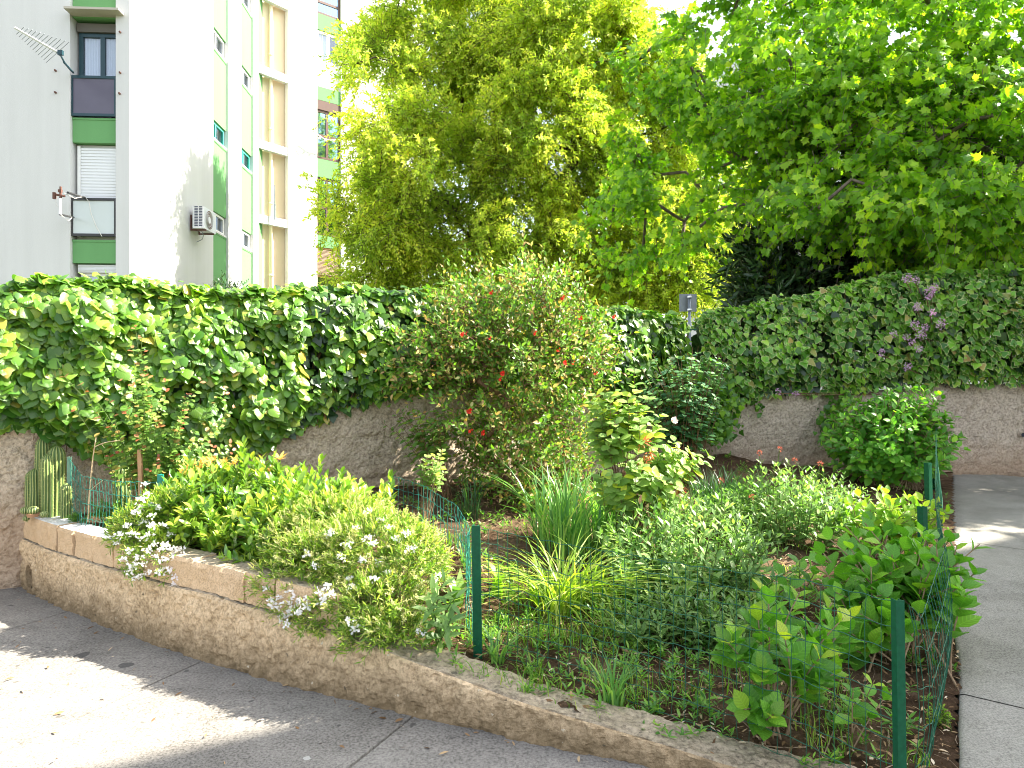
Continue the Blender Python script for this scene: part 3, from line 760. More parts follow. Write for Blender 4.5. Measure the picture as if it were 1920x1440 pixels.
def curtain(name, fac, u0, u1, n, z0, z1, parent, mat, waves=7, amp=.03):
    uu = np.linspace(u0, u1, waves * 8); nn = n + amp * np.sin(np.linspace(0, waves * 2 * pi, len(uu)) + .7 * np.sin(np.arange(len(uu)) * .21))
    V = [fac.pt(a_, b_, z0) for a_, b_ in zip(uu, nn)] + [fac.pt(a_, b_, z1) for a_, b_ in zip(uu, nn)]
    k = len(uu); q = np.array([(i, i + 1, k + i + 1, k + i) for i in range(k - 1)])
    return raw_mesh(name, V, q, np.full(len(q), 4), mat, parent, True)
def window(fac, u0, u1, n, z0, z1, fmat, parent, mull=(), cross=(), fw=.06, curt=None, room=True, gmat=None, label=None):
    """frame with glass, curtain and a near-black panel for the unlit room behind; u0<u1"""
    mb = MB(); th = .07
    fac.box(mb, u0, u0 + fw, n - th, n, z0, z1); fac.box(mb, u1 - fw, u1, n - th, n, z0, z1)
    fac.box(mb, u0 + fw, u1 - fw, n - th, n, z1 - fw, z1); fac.box(mb, u0 + fw, u1 - fw, n - th, n, z0, z0 + fw)
    for m_ in mull: c_ = u0 + (u1 - u0) * m_; fac.box(mb, c_ - fw * .6, c_ + fw * .6, n - th + .004, n - .004, z0 + fw, z1 - fw)
    for m_ in cross: c_ = z0 + (z1 - z0) * m_; fac.box(mb, u0 + fw, u1 - fw, n - th + .008, n - .008, c_ - fw * .6, c_ + fw * .6)
    w = mb.build('window', fmat, parent)
    if label: w['label'] = label
    g = MB(); fac.box(g, u0 + fw * .5, u1 - fw * .5, n - .045, n - .035, z0 + fw * .5, z1 - fw * .5); g.build('pane', gmat or M['glass'], w)
    if curt:
        for a_, b_ in curt: curtain('curtain', fac, u0 + (u1 - u0) * a_, u0 + (u1 - u0) * b_, n - .10, z0 + .03, z1 - .03, w, M['curtain'])
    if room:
        r = MB(); fac.box(r, u0 - .05, u1 + .05, n - .32, n - .28, z0 - .05, z1 + .05); r.build('unlit_backing', M['room'], w)  # panel close behind the pane, coloured dark for the unlit room
    return w
def shutter(fac, u0, u1, n, z0, z1, parent, mat, pitch=.07, name='shutter'):
    mb = MB(); k = int((z1 - z0) / pitch)
    for i in range(k):
        za = z0 + i * pitch
        fac.box(mb, u0, u1, n - .03, n - .006, za, za + pitch); fac.box(mb, u0 + .004, u1 - .004, n - .006, n + .012, za + .022, za + pitch - .004)
    return mb.build(name, mat, parent)
def fz(y): return FR.z(176, y)
ua, ub = uR, uL      # u grows to the left of the picture
def gpanel(fac, u0, u1, z0, z1, n1=-.10, n0=-.45):
    mb = MB(); fac.box(mb, u0 + .002, u1 - .002, n0, n1, z0, z1); fac.box(mb, u0 + .004, u1 - .004, n1, n1 + .015, z1 - .05, z1 - .01); return mb.build('green_panel', M['green'], bld)
for y0, y1 in ((265, 218), (492, 448), (30, -30)): gpanel(FR, ua, ub, fz(y0), fz(y1))
# upper window with dark frame, balustrade
mb = MB(); FR.box(mb, ua, ub - .04, -.42, -.2, fz(52), fz(36)); w_ = mb.build('shutter_box', M['boxgrey'], bld)
window(FR, ua - .02, ub - .06, -.26, fz(146), fz(52.5), M['frame_blue'], bld, (.46,), (), .085, [(.02, .47), (.47, .93)], label='dark petrol framed window with white net curtains')
def balustrade(z0, z1, fm, pm, n=-.05):
    mb = MB(); fw = .06; u0, u1 = ua + .004, ub + .03
    FR.box(mb, u0, u0 + fw, n - .05, n, z0, z1); FR.box(mb, u1 - fw, u1, n - .05, n, z0, z1)
    FR.box(mb, u0 + fw, u1 - fw, n - .05, n, z1 - fw, z1); FR.box(mb, u0 + fw, u1 - fw, n - .05, n, z0, z0 + fw)
    b = mb.build('balustrade', fm, bld); g = MB(); FR.box(g, u0 + fw * .5, u1 - fw * .5, n - .03, n - .02, z0 + fw * .5, z1 - fw * .5); g.build('panel', pm, b); return b
balustrade(fz(216), fz(140), M['frame_blue'], M['frost']); balustrade(fz(442), fz(370), M['frame_black'], M['frostw'])
# lower shuttered window
mb = MB(); FR.box(mb, ua, ub - .02, -.44, -.26, fz(447), fz(266)); mb.build('reveal_back', M['white'], bld)
sh = shutter(FR, ua + .002, ub - .14, -.2, fz(440), fz(270), bld, M['shutter'])
mb = MB(); FR.box(mb, ub - .138, ub - .07, -.26, -.17, fz(442), fz(270)); mb.build('rail', M['frame_white'], sh)
shutter(FR, ua + .002, ub - .08, -.17, fz(509), fz(494), bld, M['shutter'], .03)
window(FR, ua - .02, ub - .1, -.26, fz(600), fz(509), M['frame_white'], bld, (.5,), (), .07, [(.05, .9)])
# canopy slab
mb = MB(); FR.box(mb, FR.u(222, .25), FR.u(119, .25), -.1, .25, fz(31) + .04, fz(31) + .09); mb.build('canopy', M['slab'], bld)
for (x, y) in ((105, 133), (105, 174), (226, 61), (226, 137), (225, 176)):
    mb = MB(); mb.tube([FR.pt(FR.u(x), -.01, FR.z(x, y)), FR.pt(FR.u(x), .05, FR.z(x, y))], .022, 6); mb.build('bracket_stub', M['rust'], bld)
# side facade columns
def side_col(u0, u1, zs, mats, pane_px):
    prev = ZT
    for (z1, z0), fm in zip(zs, mats):
        gpanel(SD, u0, u1, z1 + .04, prev, -.07, -.28); prev = z0 - .03
        mb = MB(); SD.box(mb, u0 + .003, u1 - .003, -.2, -.05, z0 - .025, z0 + .03); mb.build('sill', M['white'], bld)
        window(SD, u0 + .02, u1 - .05, -.12, z0 + .03, z1 + .03, fm, bld, (.42,), (), .07, None)
    gpanel(SD, u0, u1, ZB, prev, -.07, -.28)
def zz_(px, pairs): return [(SD.z(px, a_), SD.z(px, b_)) for a_, b_ in pairs]
c1 = zz_(401, ((46, 83), (222, 256), (395, 430))); c1 = [(c1[0][0] + 2.8, c1[0][1] + 2.8)] + c1 + [(c1[2][0] - 2.8, c1[2][1] - 2.8)]
side_col(s400, s428, c1, [M['frame_white'], M['frame_white'], M['frame_teal'], M['frame_white'], M['frame_white']], 401)
c2 = zz_(454, ((118, 151), (275, 306), (429, 460))); c2 = [(c2[0][0] + 2.8, c2[0][1] + 2.8)] + c2 + [(c2[2][0] - 2.8, c2[2][1] - 2.8)]
side_col(s453, s475, c2, [M['frame_white'], M['frame_white'], M['frame_teal'], M['frame_white'], M['frame_white']], 454)
# wing windows
def wz(y): return WG.z(597, y)
def wpanel(y0, y1, mat='green', n1=-.06):
    mb = MB(); WG.box(mb, g595 + .003, g640 - .003, -.28, n1, wz(y0), wz(y1)); mb.build('green_panel' if mat == 'green' else 'spandrel', M[mat], bld)
wpanel(53, 23); wpanel(160, 113, 'white', -.1); wpanel(185, 160); wpanel(330, 296); wpanel(462, 440)
window(WG, g595, g640, -.1, wz(22), wz(-45), M['frame_brown'], bld, (), (.35,), .08, [(.3, .7)], gmat=M['glass_sky'], label='brown framed window at the top')
window(WG, g595, g640, -.1, wz(112.5), wz(54), M['frame_white'], bld, (.5,), (), .1, [(.15, .6)])
mb = MB(); WG.box(mb, g595 + .003, g640 - .003, -.24, -.06, wz(203), wz(185.5)); mb.build('shutter_box', M['frame_brown'], bld)
window(WG, g595, g640, -.1, wz(295), wz(203.5), M['frame_brown'], bld, (.45,), (.48,), .085, [(.06, .45)], gmat=M['glass_sky'], label='brown framed window with a blue sky reflection tinted into its panes')
window(WG, g595, g640, -.1, wz(439), wz(331), M['frame_brown'], bld, (.45,), (.48,), .085, None, gmat=M['glass_sky'])
window(WG, g595, g640, -.12, wz(620), wz(462), M['frame_wood'], bld, (), (.66,), .07, None)
shutter(WG, g595 + .06, g640 - .02, -.07, wz(515), wz(466), bld, M['bamboo'], .05, 'bamboo_blind')

# air conditioner on the side wall
ac = thing('air_conditioner', 'grey air conditioner with a round fan fixed to the white side wall', 'air conditioner', SD.pt(3.6, .1, 5.5))
z0, z1, u0, u1, n0, n1 = 5.56, 6.16, 3.23, 4.08, .12, .43
mb = MB(); SD.box(mb, u0, u1, n0, n1, z0, z1); mb.build('casing', M['acbody'], ac)
mb = MB()
for i in range(13):
    for j in range(2):
        na = n0 + .05 + j * .12; SD.box(mb, u0 - .008, u0 + .004, na, na + .09, z0 + .06 + i * .043, z0 + .085 + i * .043)
mb.build('side_grille', M['slot'], ac)
mb = MB(); cu, cz = (u0 + u1) / 2 - .06, (z0 + z1) / 2
circ = lambda r, n: [SD.pt(cu + r * cos(a_), n, cz + r * sin(a_)) for a_ in np.linspace(0, 2 * pi, 28, endpoint=False)]
Vr = circ(.26, n1 + .004) + circ(.1, n1 + .006); mb.add(Vr, [(j, (j + 1) % 28, 28 + (j + 1) % 28, 28 + j) for j in range(28)])
fan = mb.build('fan_guard', M['acdark'], ac)
mb = MB(); mb.add(circ(.1, n1 + .012) + circ(.1, n1 + .002), [tuple(range(28))] + [(j, (j + 1) % 28, 28 + (j + 1) % 28, 28 + j) for j in range(28)])
for r_ in (.14, .18, .22, .26): mb.tube(circ(r_, n1 + .012) + circ(r_, n1 + .012)[:1], .005, 5)
mb.build('hub', M['acbody'], fan)
for uu in (u0 + .14, u1 - .14):
    mb = MB(); SD.box(mb, uu, uu + .04, 0, n1, z0 - .04, z0 - .002); SD.box(mb, uu, uu + .04, 0, .03, z0 - .002, z0 + .4); mb.build('bracket', M['rust'], ac)
mb = MB(); hp = SD.pt(u0 + .3, .25, z0 - .03); mb.tube([hp, hp + [0, .1, -.1], hp + [-.04, .12, -.2], hp + [-.14, .0, -.3]], .012, 6); mb.build('hose', M['steel'], ac)

# antennas at the two front windows
an = thing('television_antenna', 'long white television antenna with thin rods, on an arm beside the dark framed window', 'antenna', FR.pt(uL, .05, fz(140)))
dA = 14.6
a0, a1, a2, a3 = P(28, 52, dA), P(110, 99, dA), P(121, 118, dA + .05), FR.pt(FR.u(137), .0, fz(137))
mb = MB(); bd = nrm(a1 - a0); mb.tube([a0, a1], .028, 4); mb.build('boom', M['alu'], an)
mb = MB()
for i in range(12):
    f = .12 + i * .078; ln = .10 + .30 * f; c_ = a0 + (a1 - a0) * f; r_ = nrm(np.cross(bd, [0, 1, 0]) * .15 + np.array([.8, -.35, .28])); mb.tube([c_ - r_ * ln, c_ + r_ * ln], .0055, 5)
mb.build('rod', M['steel'], an)
mb = MB(); mb.tube([a1 - bd * .06, a1 + [.05, 0, -.06], a2, a3], [.02, .022, .024, .024], 7); mb.box(a1 + [.04, 0, .0], (.1, .06, .1)); mb.build('arm', M['frame_blue'], an)
an = thing('antenna_mast', 'rusty bare antenna mast with brackets and loose cables, beside the white shuttered window', 'antenna mast', FR.pt(uL, .05, fz(405)))
d_ = 14.75; m0, m1 = P(112.5, 402, d_), P(114, 350, d_)
mb = MB(); mb.tube([m0, (m0 + m1) / 2 + [.005, 0, .08]], .022, 8); mb.build('pole', M['alu'], an)
mb = MB(); mb.tube([(m0 + m1) / 2 + [.005, 0, .05], m1], .026, 8); j_ = P(113, 366, d_); mb.tube([j_ - [.14, 0, -.02], j_ + [.1, 0, -.02]], .024, 6)
mb.box(P(102, 367, d_), (.05, .06, .14)); mb.box(P(113, 358, d_), (.07, .05, .06)); mb.build('clamp', M['rust'], an)
mb = MB(); mb.tube([m0, FR.pt(FR.u(137), -.02, fz(408))], .024, 6); mb.tube([P(127, 361, d_), FR.pt(FR.u(158), -.03, fz(371))], .026, 6); mb.build('arm', M['frame_black'], an)
mb = MB(); mb.tube([P(120, 362, d_), P(140, 372, d_ + .2), FR.pt(FR.u(158), -.02, fz(368)), FR.pt(FR.u(166), -.02, fz(378)), FR.pt(FR.u(170), -.02, fz(400)), FR.pt(FR.u(180), -.02, fz(425)), FR.pt(FR.u(190), -.03, fz(443))], .008, 5)
mb.tube([P(104, 376, d_), P(106, 384, d_), P(112, 390, d_), P(115, 403, d_), P(128, 414, d_), FR.pt(FR.u(136), 0, fz(408))], .007, 5); mb.build('cable', M['cable'], an)
an = thing('whip_antenna', 'thin upright rod antenna on the lowest loggia beam', 'antenna', P(515, 412, 25.4))
mb = MB(); mb.tube([P(515, 412, 25.4), P(515, 383, 25.4)], .035, 6); mb.tube([P(515, 383, 25.4), P(514, 347, 25.4)], .018, 6); mb.build('rod', M['steel'], an)
st = thing('light_string', 'sagging white string of bulbs across the brown framed window', 'string lights', P(600, 255, 26.6))
fl = lambda x, y: WG.pt(WG.u(x, .3), .3, WG.z(x, y, .3))
mb = MB(); mb.tube([fl(*q) for q in ((588, 246), (598, 254), (607, 260), (620, 263), (632, 262), (648, 257))], .018, 5); mb.build('cord', M['frame_white'], st)
for q in ((599, 259), (610, 263), (626, 265)):
    mb = MB(); mb.ball(fl(*q), .05, 8, 6); mb.build('bulb', M['frame_white'], st, True)
mb = MB(); mb.tube([fl(588, 246), fl(575, 262)], .012, 4); mb.tube([fl(583, 252.5), fl(591, 266)], .012, 4); mb.build('bracket', M['cable'], st)
mb = MB(); mb.tube([fl(648, 257), WG.pt(WG.u(648), 0, WG.z(648, 270))], .014, 4); mb.build('bracket', M['cable'], st)

# far block behind the maple
fb = thing('apartment_building', 'pale far block with a railed balcony and a strip of tiles, seen past the oleander', 'building', P(1430, 640, 38))
mb = MB(); d_ = 38.0; X0, X1 = P(1345, 0, d_)[0], P(1900, 0, d_)[0]; zt = EYE + (HY - 120) / F * d_
mb.obox([X0, d_, .3], [X1 - X0, -1.5, 0], [.6, 9, 0], [0, 0, zt]); mb.build('wall', M['white'], fb)
for k, y in enumerate((552, 470, 390)):
    zf = EYE + (HY - y) / F * d_; mb = MB(); mb.obox([X0 + .2, d_ - 1.2, zf - .55], [9, -.9, 0], [0, 1.4, 0], [0, 0, .5]); mb.build('balcony', M['white'], fb)
    mb = MB()
    for i in range(70): mb.obox([X0 + .2 + i * .125, d_ - 1.2 - i * .0125, zf - .05], [.02, 0, 0], [0, .02, 0], [0, 0, .95])
    mb.obox([X0 + .2, d_ - 1.22, zf + .9], [8.8, -.88, 0], [0, .06, 0], [0, 0, .05]); mb.build('railing', M['steel'], fb)
    window(Fac([X0 + 1.6, d_ - .45], nrm([1, -.1]), nrm([-.1, -1])), 0, 1.7, .05, zf + .05, zf + 2.1, M['frame_brown'], fb, (.5,), (), .09, None)
mb = MB(); zf = EYE + (HY - 586) / F * d_
for i in range(40): mb.tube([[X0 + .1 + i * .22, d_ - 2.4, zf], [X0 + .1 + i * .22, d_ - .5, zf + .45]], .11, 8)
mb.build('roof', M['tile'], fb)
mb = MB(); mb.tube([P(1349, 571, 37), P(1400, 563, 36.6)], .06, 6); mb.tube([P(1382, 566, 36.8), P(1384, 580, 36.8)], .05, 6); mb.build('gutter', M['steel'], fb)

# house behind the camera: out of the frame, shades the front of the garden
hs = thing('house', 'ochre rendered house parallel to the ivy wall, shading the kerb', 'house', (.3, -.6, 0))
HU = WU; HN = -WN; HO = HN * -.58; HH = 11.7
HF = Fac(HO, HU, HN)
mb = MB(); HF.box(mb, 10.2, 24, -9, 0, -.05, HH); mb.build('wall', M['house'], hs)
mb = MB(); HF.box(mb, 10.14, 24.06, -9.06, .06, HH, HH + .15); mb.build('roof', M['slab'], hs)
for k in range(4):
    for z in (1.1, 4.0, 6.9, 9.8): window(HF, 11.2 + k * 3.4, 12.3 + k * 3.4, .05, z, z + 1.4, M['frame_white'], hs, (.5,), (), .07, None, False)

# ================================================================== VEGETATION
def wl_u(px):   # distance along the back wall for a pixel column, on its face
    k = (px - 960) / F; return (k * WA[1] - WA[0]) / (WU[0] - k * WU[1])
def wl_z(px, py):
    d = WA[1] + WU[1] * wl_u(px); return EYE + (HY - py) / F * d

def ivy_sheet(name, label, O, U, N, ubot, utop, zmap_b, zmap_t, n, T, size, mats, splits, rng, bulge=.22, back=.3, group=None, top_frac=.25, stemmat=None, hang=.5):
    """ivy clothing a wall face: O + u*U, N outward; bottom / top heights by u"""
    root = thing(name, label, 'ivy', (O[0] + U[0] * (ubot + utop) / 2, O[1] + U[1] * (ubot + utop) / 2, .5), group)
    u = rng.uniform(ubot, utop, n * 2); zb = np.interp(u, *zmap_b); zt = np.interp(u, *zmap_t)
    zt = zt + .05 * vnoise(np.c_[u, u * 0, u * 0], 2.2, 5) + .025 * vnoise(np.c_[u, u * 0, u * 0], 7, 6)
    zb = zb + .06 * vnoise(np.c_[u, u * 0, u * 0 + 5], 3.5, 7)
    z = zb + (zt - zb) * rng.random(n * 2) ** .9
    f = (z - zb) / np.maximum(zt - zb, .05)
    lump = np.clip(.5 + .75 * fbm(np.c_[u, z, u * 0], 3.2, 8, 2), 0, 1.2)
    prof = bulge * (np.clip(f * 4, .25, 1)) * np.sqrt(np.clip(1.04 - f ** 5, 0, 1)) * (.6 + .6 * lump)
    lay = rng.random(n * 2) ** .6
    off = prof * lay + .015
    top = rng.random(n * 2) < top_frac
    off = np.where(top, rng.uniform(-back, bulge * .45, n * 2), off); z = np.where(top, zt + rng.normal(0, .025, n * 2) - .25 * np.maximum(0, off - bulge * .4) - .1 * np.maximum(0, -off - back * .5), z)
    keep = np.where((lump > .24 + .1 * rng.normal(size=n * 2)) | (top & (rng.random(n * 2) < .8)) | (rng.random(n * 2) < .22))[0][:n]
    u, z, off, top, f = u[keep], z[keep], off[keep], top[keep], f[keep]; k = len(u)
    pos = np.c_[O[0] + U[0] * u + N[0] * off, O[1] + U[1] * u + N[1] * off, z]
    N3 = np.r_[N, 0]; U3 = np.r_[U, 0]
    nor = N3 * np.where(top, .55, .85)[:, None] + Z * np.where(top, .9, .5)[:, None] + np.r_[SUN_AZ[:2], 0] * .25 + rng.normal(0, .4, (k, 3))
    fwd = -Z * np.where(top, .35, .8)[:, None] + N3 * np.where(top, .6, .3)[:, None] + U3 * rng.normal(0, .5, k)[:, None] + rng.normal(0, .2, (k, 3))
    sz = size * (.42 + .9 * rng.random(k) ** 1.3)
    part = rng.random(k); lo = 0
    for (fr, m_) in zip(splits, mats):
        sel = (part >= lo) & (part < lo + fr); lo += fr
        scatter('foliage', T, pos[sel], fwd[sel], nor[sel], sz[sel], m_, root)
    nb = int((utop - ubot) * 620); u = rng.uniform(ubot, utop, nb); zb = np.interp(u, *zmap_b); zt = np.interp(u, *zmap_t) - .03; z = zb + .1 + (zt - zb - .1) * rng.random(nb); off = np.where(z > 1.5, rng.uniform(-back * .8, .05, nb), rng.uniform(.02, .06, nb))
    scatter('inner_foliage', T, np.c_[O[0] + U[0] * u + N[0] * off, O[1] + U[1] * u + N[1] * off, z], -Z + rng.normal(0, .35, (nb, 3)), N3 + rng.normal(0, .3, (nb, 3)), max(size, .1) * rng.uniform(.9, 1.5, nb), M['ivy_d'], root)  # backing leaves in the dark colour: shade of the gaps painted in
    ns = 60; uu = rng.uniform(ubot, utop, ns); zb_ = np.interp(uu, *zmap_b); zt_ = np.interp(uu, *zmap_t); tt = np.linspace(0, 1, 7)
    C = np.stack([np.stack([O[0] + U[0] * (uu + a_ * dx) + N[0] * (.03 + .05 * sin(a_ * 9)), O[1] + U[1] * (uu + a_ * dx) + N[1] * (.03 + .05 * sin(a_ * 7)), zb_ + (zt_ - .1 - zb_) * a_], -1) for a_ in tt for dx in (.0,)], 1)
    C += rng.normal(0, .03, C.shape); tubes('stem', C, rng.uniform(.003, .008, (ns, 1)), M['twig'], root)
    return root
rng = np.random.default_rng(11)
# big-leaved ivy on the left wall
pxs = np.array([-230, -60, 0, 60, 150, 235, 330, 430, 520, 575, 640, 705, 760, 830, 900, 1000, 1100, 1200])
pbs = np.array([800, 800, 810, 800, 835, 865, 880, 852, 818, 805, 765, 745, 740, 728, 720, 720, 740, 790])
us = wl_u(pxs); zbs = np.array([wl_z(a_, b_) for a_, b_ in zip(pxs, pbs)])
uts = wl_u(np.array([-230, 0, 100, 240, 430, 640, 850, 1000, 1150, 1275])); zts = np.array([wl_z(a_, b_) for a_, b_ in zip((-230, 0, 100, 240, 430, 640, 850, 1000, 1150, 1275), (545, 545, 528, 540, 553, 548, 562, 575, 580, 600))])
u_m = wl_u(470)
iv = ivy_sheet('ivy_hedge', 'broad-leaved ivy spilling over the brown wall on the sunny side of the garden', WA, WU, WN, wl_u(-230), wl_u(560), (us, zbs), (uts, zts), 15500, L_ivyb, .083, [M['ivy_l'], M['ivy_p']], (.8, .2), rng, .3, .45)
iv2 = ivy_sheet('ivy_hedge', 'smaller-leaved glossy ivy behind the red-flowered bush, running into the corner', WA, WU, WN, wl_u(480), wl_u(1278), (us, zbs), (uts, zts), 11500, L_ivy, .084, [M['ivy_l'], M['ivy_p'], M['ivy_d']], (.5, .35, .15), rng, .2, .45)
for px_, py_ in ((85, 512), (205, 515), (235, 512), (60, 530), (640, 535), (480, 540), (150, 530), (330, 535), (560, 535)):
    b_ = P(px_, py_ + 45, WA[1] + WU[1] * wl_u(px_) - .05); C = np.array([[b_, b_ + [.01, 0, .08], b_ + [.02, -.01, .17]]]); tubes('shoot', C, .004, M['stemg'], iv if px_ < 470 else iv2)
    n = 7; tt = rng.uniform(.3, 1, n)[:, None]; fw = np.c_[rng.normal(size=(n, 2)), rng.uniform(.1, .6, n)]
    scatter('shoot_leaf', L_ivyb, C[0][0] * (1 - tt) + C[0][2] * tt, fw, Z + rng.normal(0, .3, (n, 3)), .10 * rng.uniform(.6, 1.1, n), M['ivy_l'], iv if px_ < 470 else iv2)
# variegated ivy on the right wall
def rz(px, py): return EYE + (HY - py) / F * 8.0
def rx(px): return (px - 960) / F * 8.1
rpx = np.array([1308, 1345, 1380, 1420, 1500, 1560, 1640, 1760, 1850, 1925, 2300]); rpb = np.array([800, 790, 765, 748, 742, 738, 735, 722, 722, 722, 718])
tpx = np.array([1300, 1325, 1400, 1480, 1560, 1610, 1700, 1800, 1920, 2300]); tpy = np.array([640, 592, 578, 562, 545, 532, 512, 515, 505, 500])
iv3 = ivy_sheet('ivy_hedge', 'variegated ivy with pale leaf rims covering the wall end of the path, threaded with lilac', np.array([0, 8.12]), np.array([1., 0]), np.array([0, -1.]), rx(1312), rx(2300), (rx(rpx), np.array([rz(0, b_) for b_ in rpb])), (rx(tpx), np.array([rz(0, b_) for b_ in tpy])), 13500, L_ivy, .085, [M['ivy_r'], M['ivy_p'], M['ivy_d']], (.68, .24, .08), rng, .3, .5)
# ivy tongues hanging in the corner and over the right wall
def tongue(label, pts, w, n, size, mats, d0, rng):
    root = thing('ivy_trail', label, 'ivy', P(*pts[0], d0)); pts = np.array(pts, float); s_ = np.linspace(0, 1, len(pts)); a_ = rng.random(n)
    x = np.interp(a_, s_, pts[:, 0]) + rng.normal(0, 1, n) * w * (.4 + .6 * np.sin(pi * np.clip(a_ + .2, 0, 1))); y = np.interp(a_, s_, pts[:, 1]) + rng.normal(0, 8, n)
    dd = d0 - np.abs(rng.normal(0, .1, n)); pos = np.c_[(x - 960) / F * dd, dd, EYE + (HY - y) / F * dd]
    fwd = -Z * .6 + rng.normal(0, .4, (n, 3)); nor = np.array([0, -.8, .4]) + rng.normal(0, .35, (n, 3))
    scatter('foliage', L_ivy, pos, fwd, nor, size * rng.uniform(.5, 1.2, n), mats, root)
    C = np.array([[P(a + rng.normal(0, 6), b, d0 + .02) for a, b in pts] for _ in range(5)]); tubes('stem', C, .004, M['twig'], root); return root
tongue('dark ivy hanging into the corner between the two walls', [(1290, 690), (1310, 740), (1330, 780), (1345, 815)], 40, 900, .08, M['ivy_p'], 7.85, rng)
tongue('narrow ivy trail hanging down the grey wall beside the rounded hydrangea', [(1590, 735), (1570, 765), (1552, 800), (1560, 850)], 17, 260, .07, M['ivy_p'], 8.05, rng)
tongue('tiny ivy sprig growing out of the bare grey wall', [(1420, 756), (1422, 770)], 5, 22, .05, M['ivy_p'], 8.08, rng)

# ---- trees
def lobe(px, py, rx_, ry_, d, rd=None):
    s = d / F; return (P(px, py, d), np.array([rx_ * s, rd if rd else rx_ * s, ry_ * s]))
def tree(name, label, base, trunk, r0, lobes, ncl, nsp, sl, m, T, size, leafm, barkm, rng, droop=.2, cl_r=.45, spread=50, up=.1, lo=.55, cat='tree', twig_r=.004, weights=None, group=None, wood_name='trunk', leaf_name='crown', sag=.12, tw_k=3, nup=.9, seglen=.5, outward=1.0, min_z=None, pair=False, face=0.):
    root = thing(name, label, cat, base, group)
    vol = np.array([np.prod(r) ** .72 for c, r in lobes]); w = vol / vol.sum()
    if weights is not None: w = w * weights; w /= w.sum()
    Cs = []; Ds = []
    for (c, r), k in zip(lobes, np.maximum(1, np.round(w * ncl)).astype(int)):
        p_, v_ = ell(rng, k, c, r, lo); Cs.append(p_); Ds.append(v_)
    Cs = np.concatenate(Cs); Ds = np.concatenate(Ds)
    if min_z is not None:
        k = Cs[:, 2] > min_z; Cs, Ds = Cs[k], Ds[k]
    ch = skeleton(trunk, r0, Cs, rng, seglen, sag)
    wood(wood_name, ch, barkm, root)
    n = len(Cs) * nsp
    Pc = np.repeat(Cs, nsp, 0) + rng.normal(0, cl_r * .55, (n, 3)); Dc = np.repeat(Ds, nsp, 0) * outward + rng.normal(0, .75, (n, 3)) + Z * .35
    L = sl * rng.uniform(.55, 1.25, n)
    pos, fwd, nor, tt, C = sprigs(rng, Pc, Dc, L, m, droop * rng.uniform(.4, 1.5, n), spread, up, .1, nup=nup, pair=pair, face=face)
    tubes('twig', C, np.array([1., .85, .6, .3])[None] * twig_r, barkm, root, tw_k)
    scatter(leaf_name, T, pos, fwd, nor, size * rng.uniform(.6, 1.2, len(pos)), leafm, root)
    return root, Cs
rng = np.random.default_rng(21)
gold = [lobe(860, 60, 180, 100, 21.2, 1.5), lobe(722, 235, 36, 65, 17.9, .8), lobe(730, 370, 36, 65, 17.8, .8), lobe(735, 130, 60, 85, 20.4, .9), lobe(672, 120, 26, 40, 19.6), lobe(1080, 70, 150, 120, 20.3), lobe(850, 310, 150, 105, 18.6, 1.5), lobe(1030, 250, 130, 120, 19, 1.6), lobe(1180, 180, 110, 160, 20.5),
        lobe(745, 440, 50, 110, 19.6, 1.2), lobe(635, 400, 20, 60, 19, .5), lobe(865, 455, 110, 80, 19, 1.2), lobe(1000, 430, 60, 60, 19.2, 1.), lobe(1150, 430, 110, 110, 20.8, 1.6), lobe(1250, 470, 110, 100, 20.2, 1.5), lobe(1310, 330, 70, 150, 21.3, 1.6),
        lobe(760, 545, 100, 22, 19.2, 1.), lobe(1080, 530, 110, 35, 20.8, 1.2), lobe(960, 180, 150, 110, 22, 2), lobe(765, 300, 50, 80, 19.8, 1.2), lobe(980, -50, 200, 70, 21.6, 1.6), lobe(1275, 525, 50, 40, 20.5, 1.), lobe(880, 540, 80, 25, 19.6, 1.), lobe(970, 520, 80, 40, 21, 1.), lobe(880, 500, 110, 55, 21.5, 1.), lobe(800, 510, 70, 50, 21, 1.), lobe(1090, 420, 70, 80, 22, 1.), lobe(1180, 540, 80, 30, 20.5, 1.), lobe(1060, 480, 60, 40, 22.5, .8)]
tree('golden_tree', 'broad golden-green tree with fine drooping leaves filling the middle of the sky', P(1075, 640, 20.6) * [1, 1, 0] + [0, 0, .4], [(1.85, 20.6, .3), (1.8, 20.6, 1.8), (1.75, 20.55, 3.4), (1.66, 20.4, 5.2)], .2,
     gold, 390, 64, .75, 20, L_kite, .135, M['gold'], M['bark'], rng, .45, .5, 48, -.05, .6, twig_r=.008, seglen=.9, sag=.1)
rng = np.random.default_rng(22)
mp = [lobe(1750, 330, 170, 150, 9.0, 1.2), lobe(1640, 110, 170, 130, 9.8, 1.3), lobe(1850, 100, 140, 150, 9.6, 1.2), lobe(1880, 400, 110, 130, 9.2, 1.), lobe(1490, 120, 140, 120, 10.5, 1.2), lobe(1350, 90, 95, 90, 11.2, 1.), lobe(1300, 300, 130, 140, 11.6, 1.2),
      lobe(1400, 240, 110, 110, 10.8, 1.), lobe(1230, 400, 90, 100, 11.8, .9), lobe(1550, 280, 130, 130, 9.9, 1.1), lobe(1620, 405, 110, 45, 9.0, .8), lobe(1480, 380, 80, 50, 10.3, .8), lobe(1285, 450, 50, 45, 11.4, .7), lobe(1600, -130, 280, 110, 11, 2), lobe(2080, 200, 150, 280, 10.5, 1.8), lobe(1830, 435, 100, 45, 8.9, .6), lobe(1210, 230, 60, 120, 12, .8), lobe(2631, 86, 160, 142, 7.2, 0.7), lobe(2372, 295, 132, 132, 8.7, 0.8), lobe(2483, -69, 145, 129, 7.9, 0.8)]  # last three lobes: unseen crown added to shade the path and far hydrangea
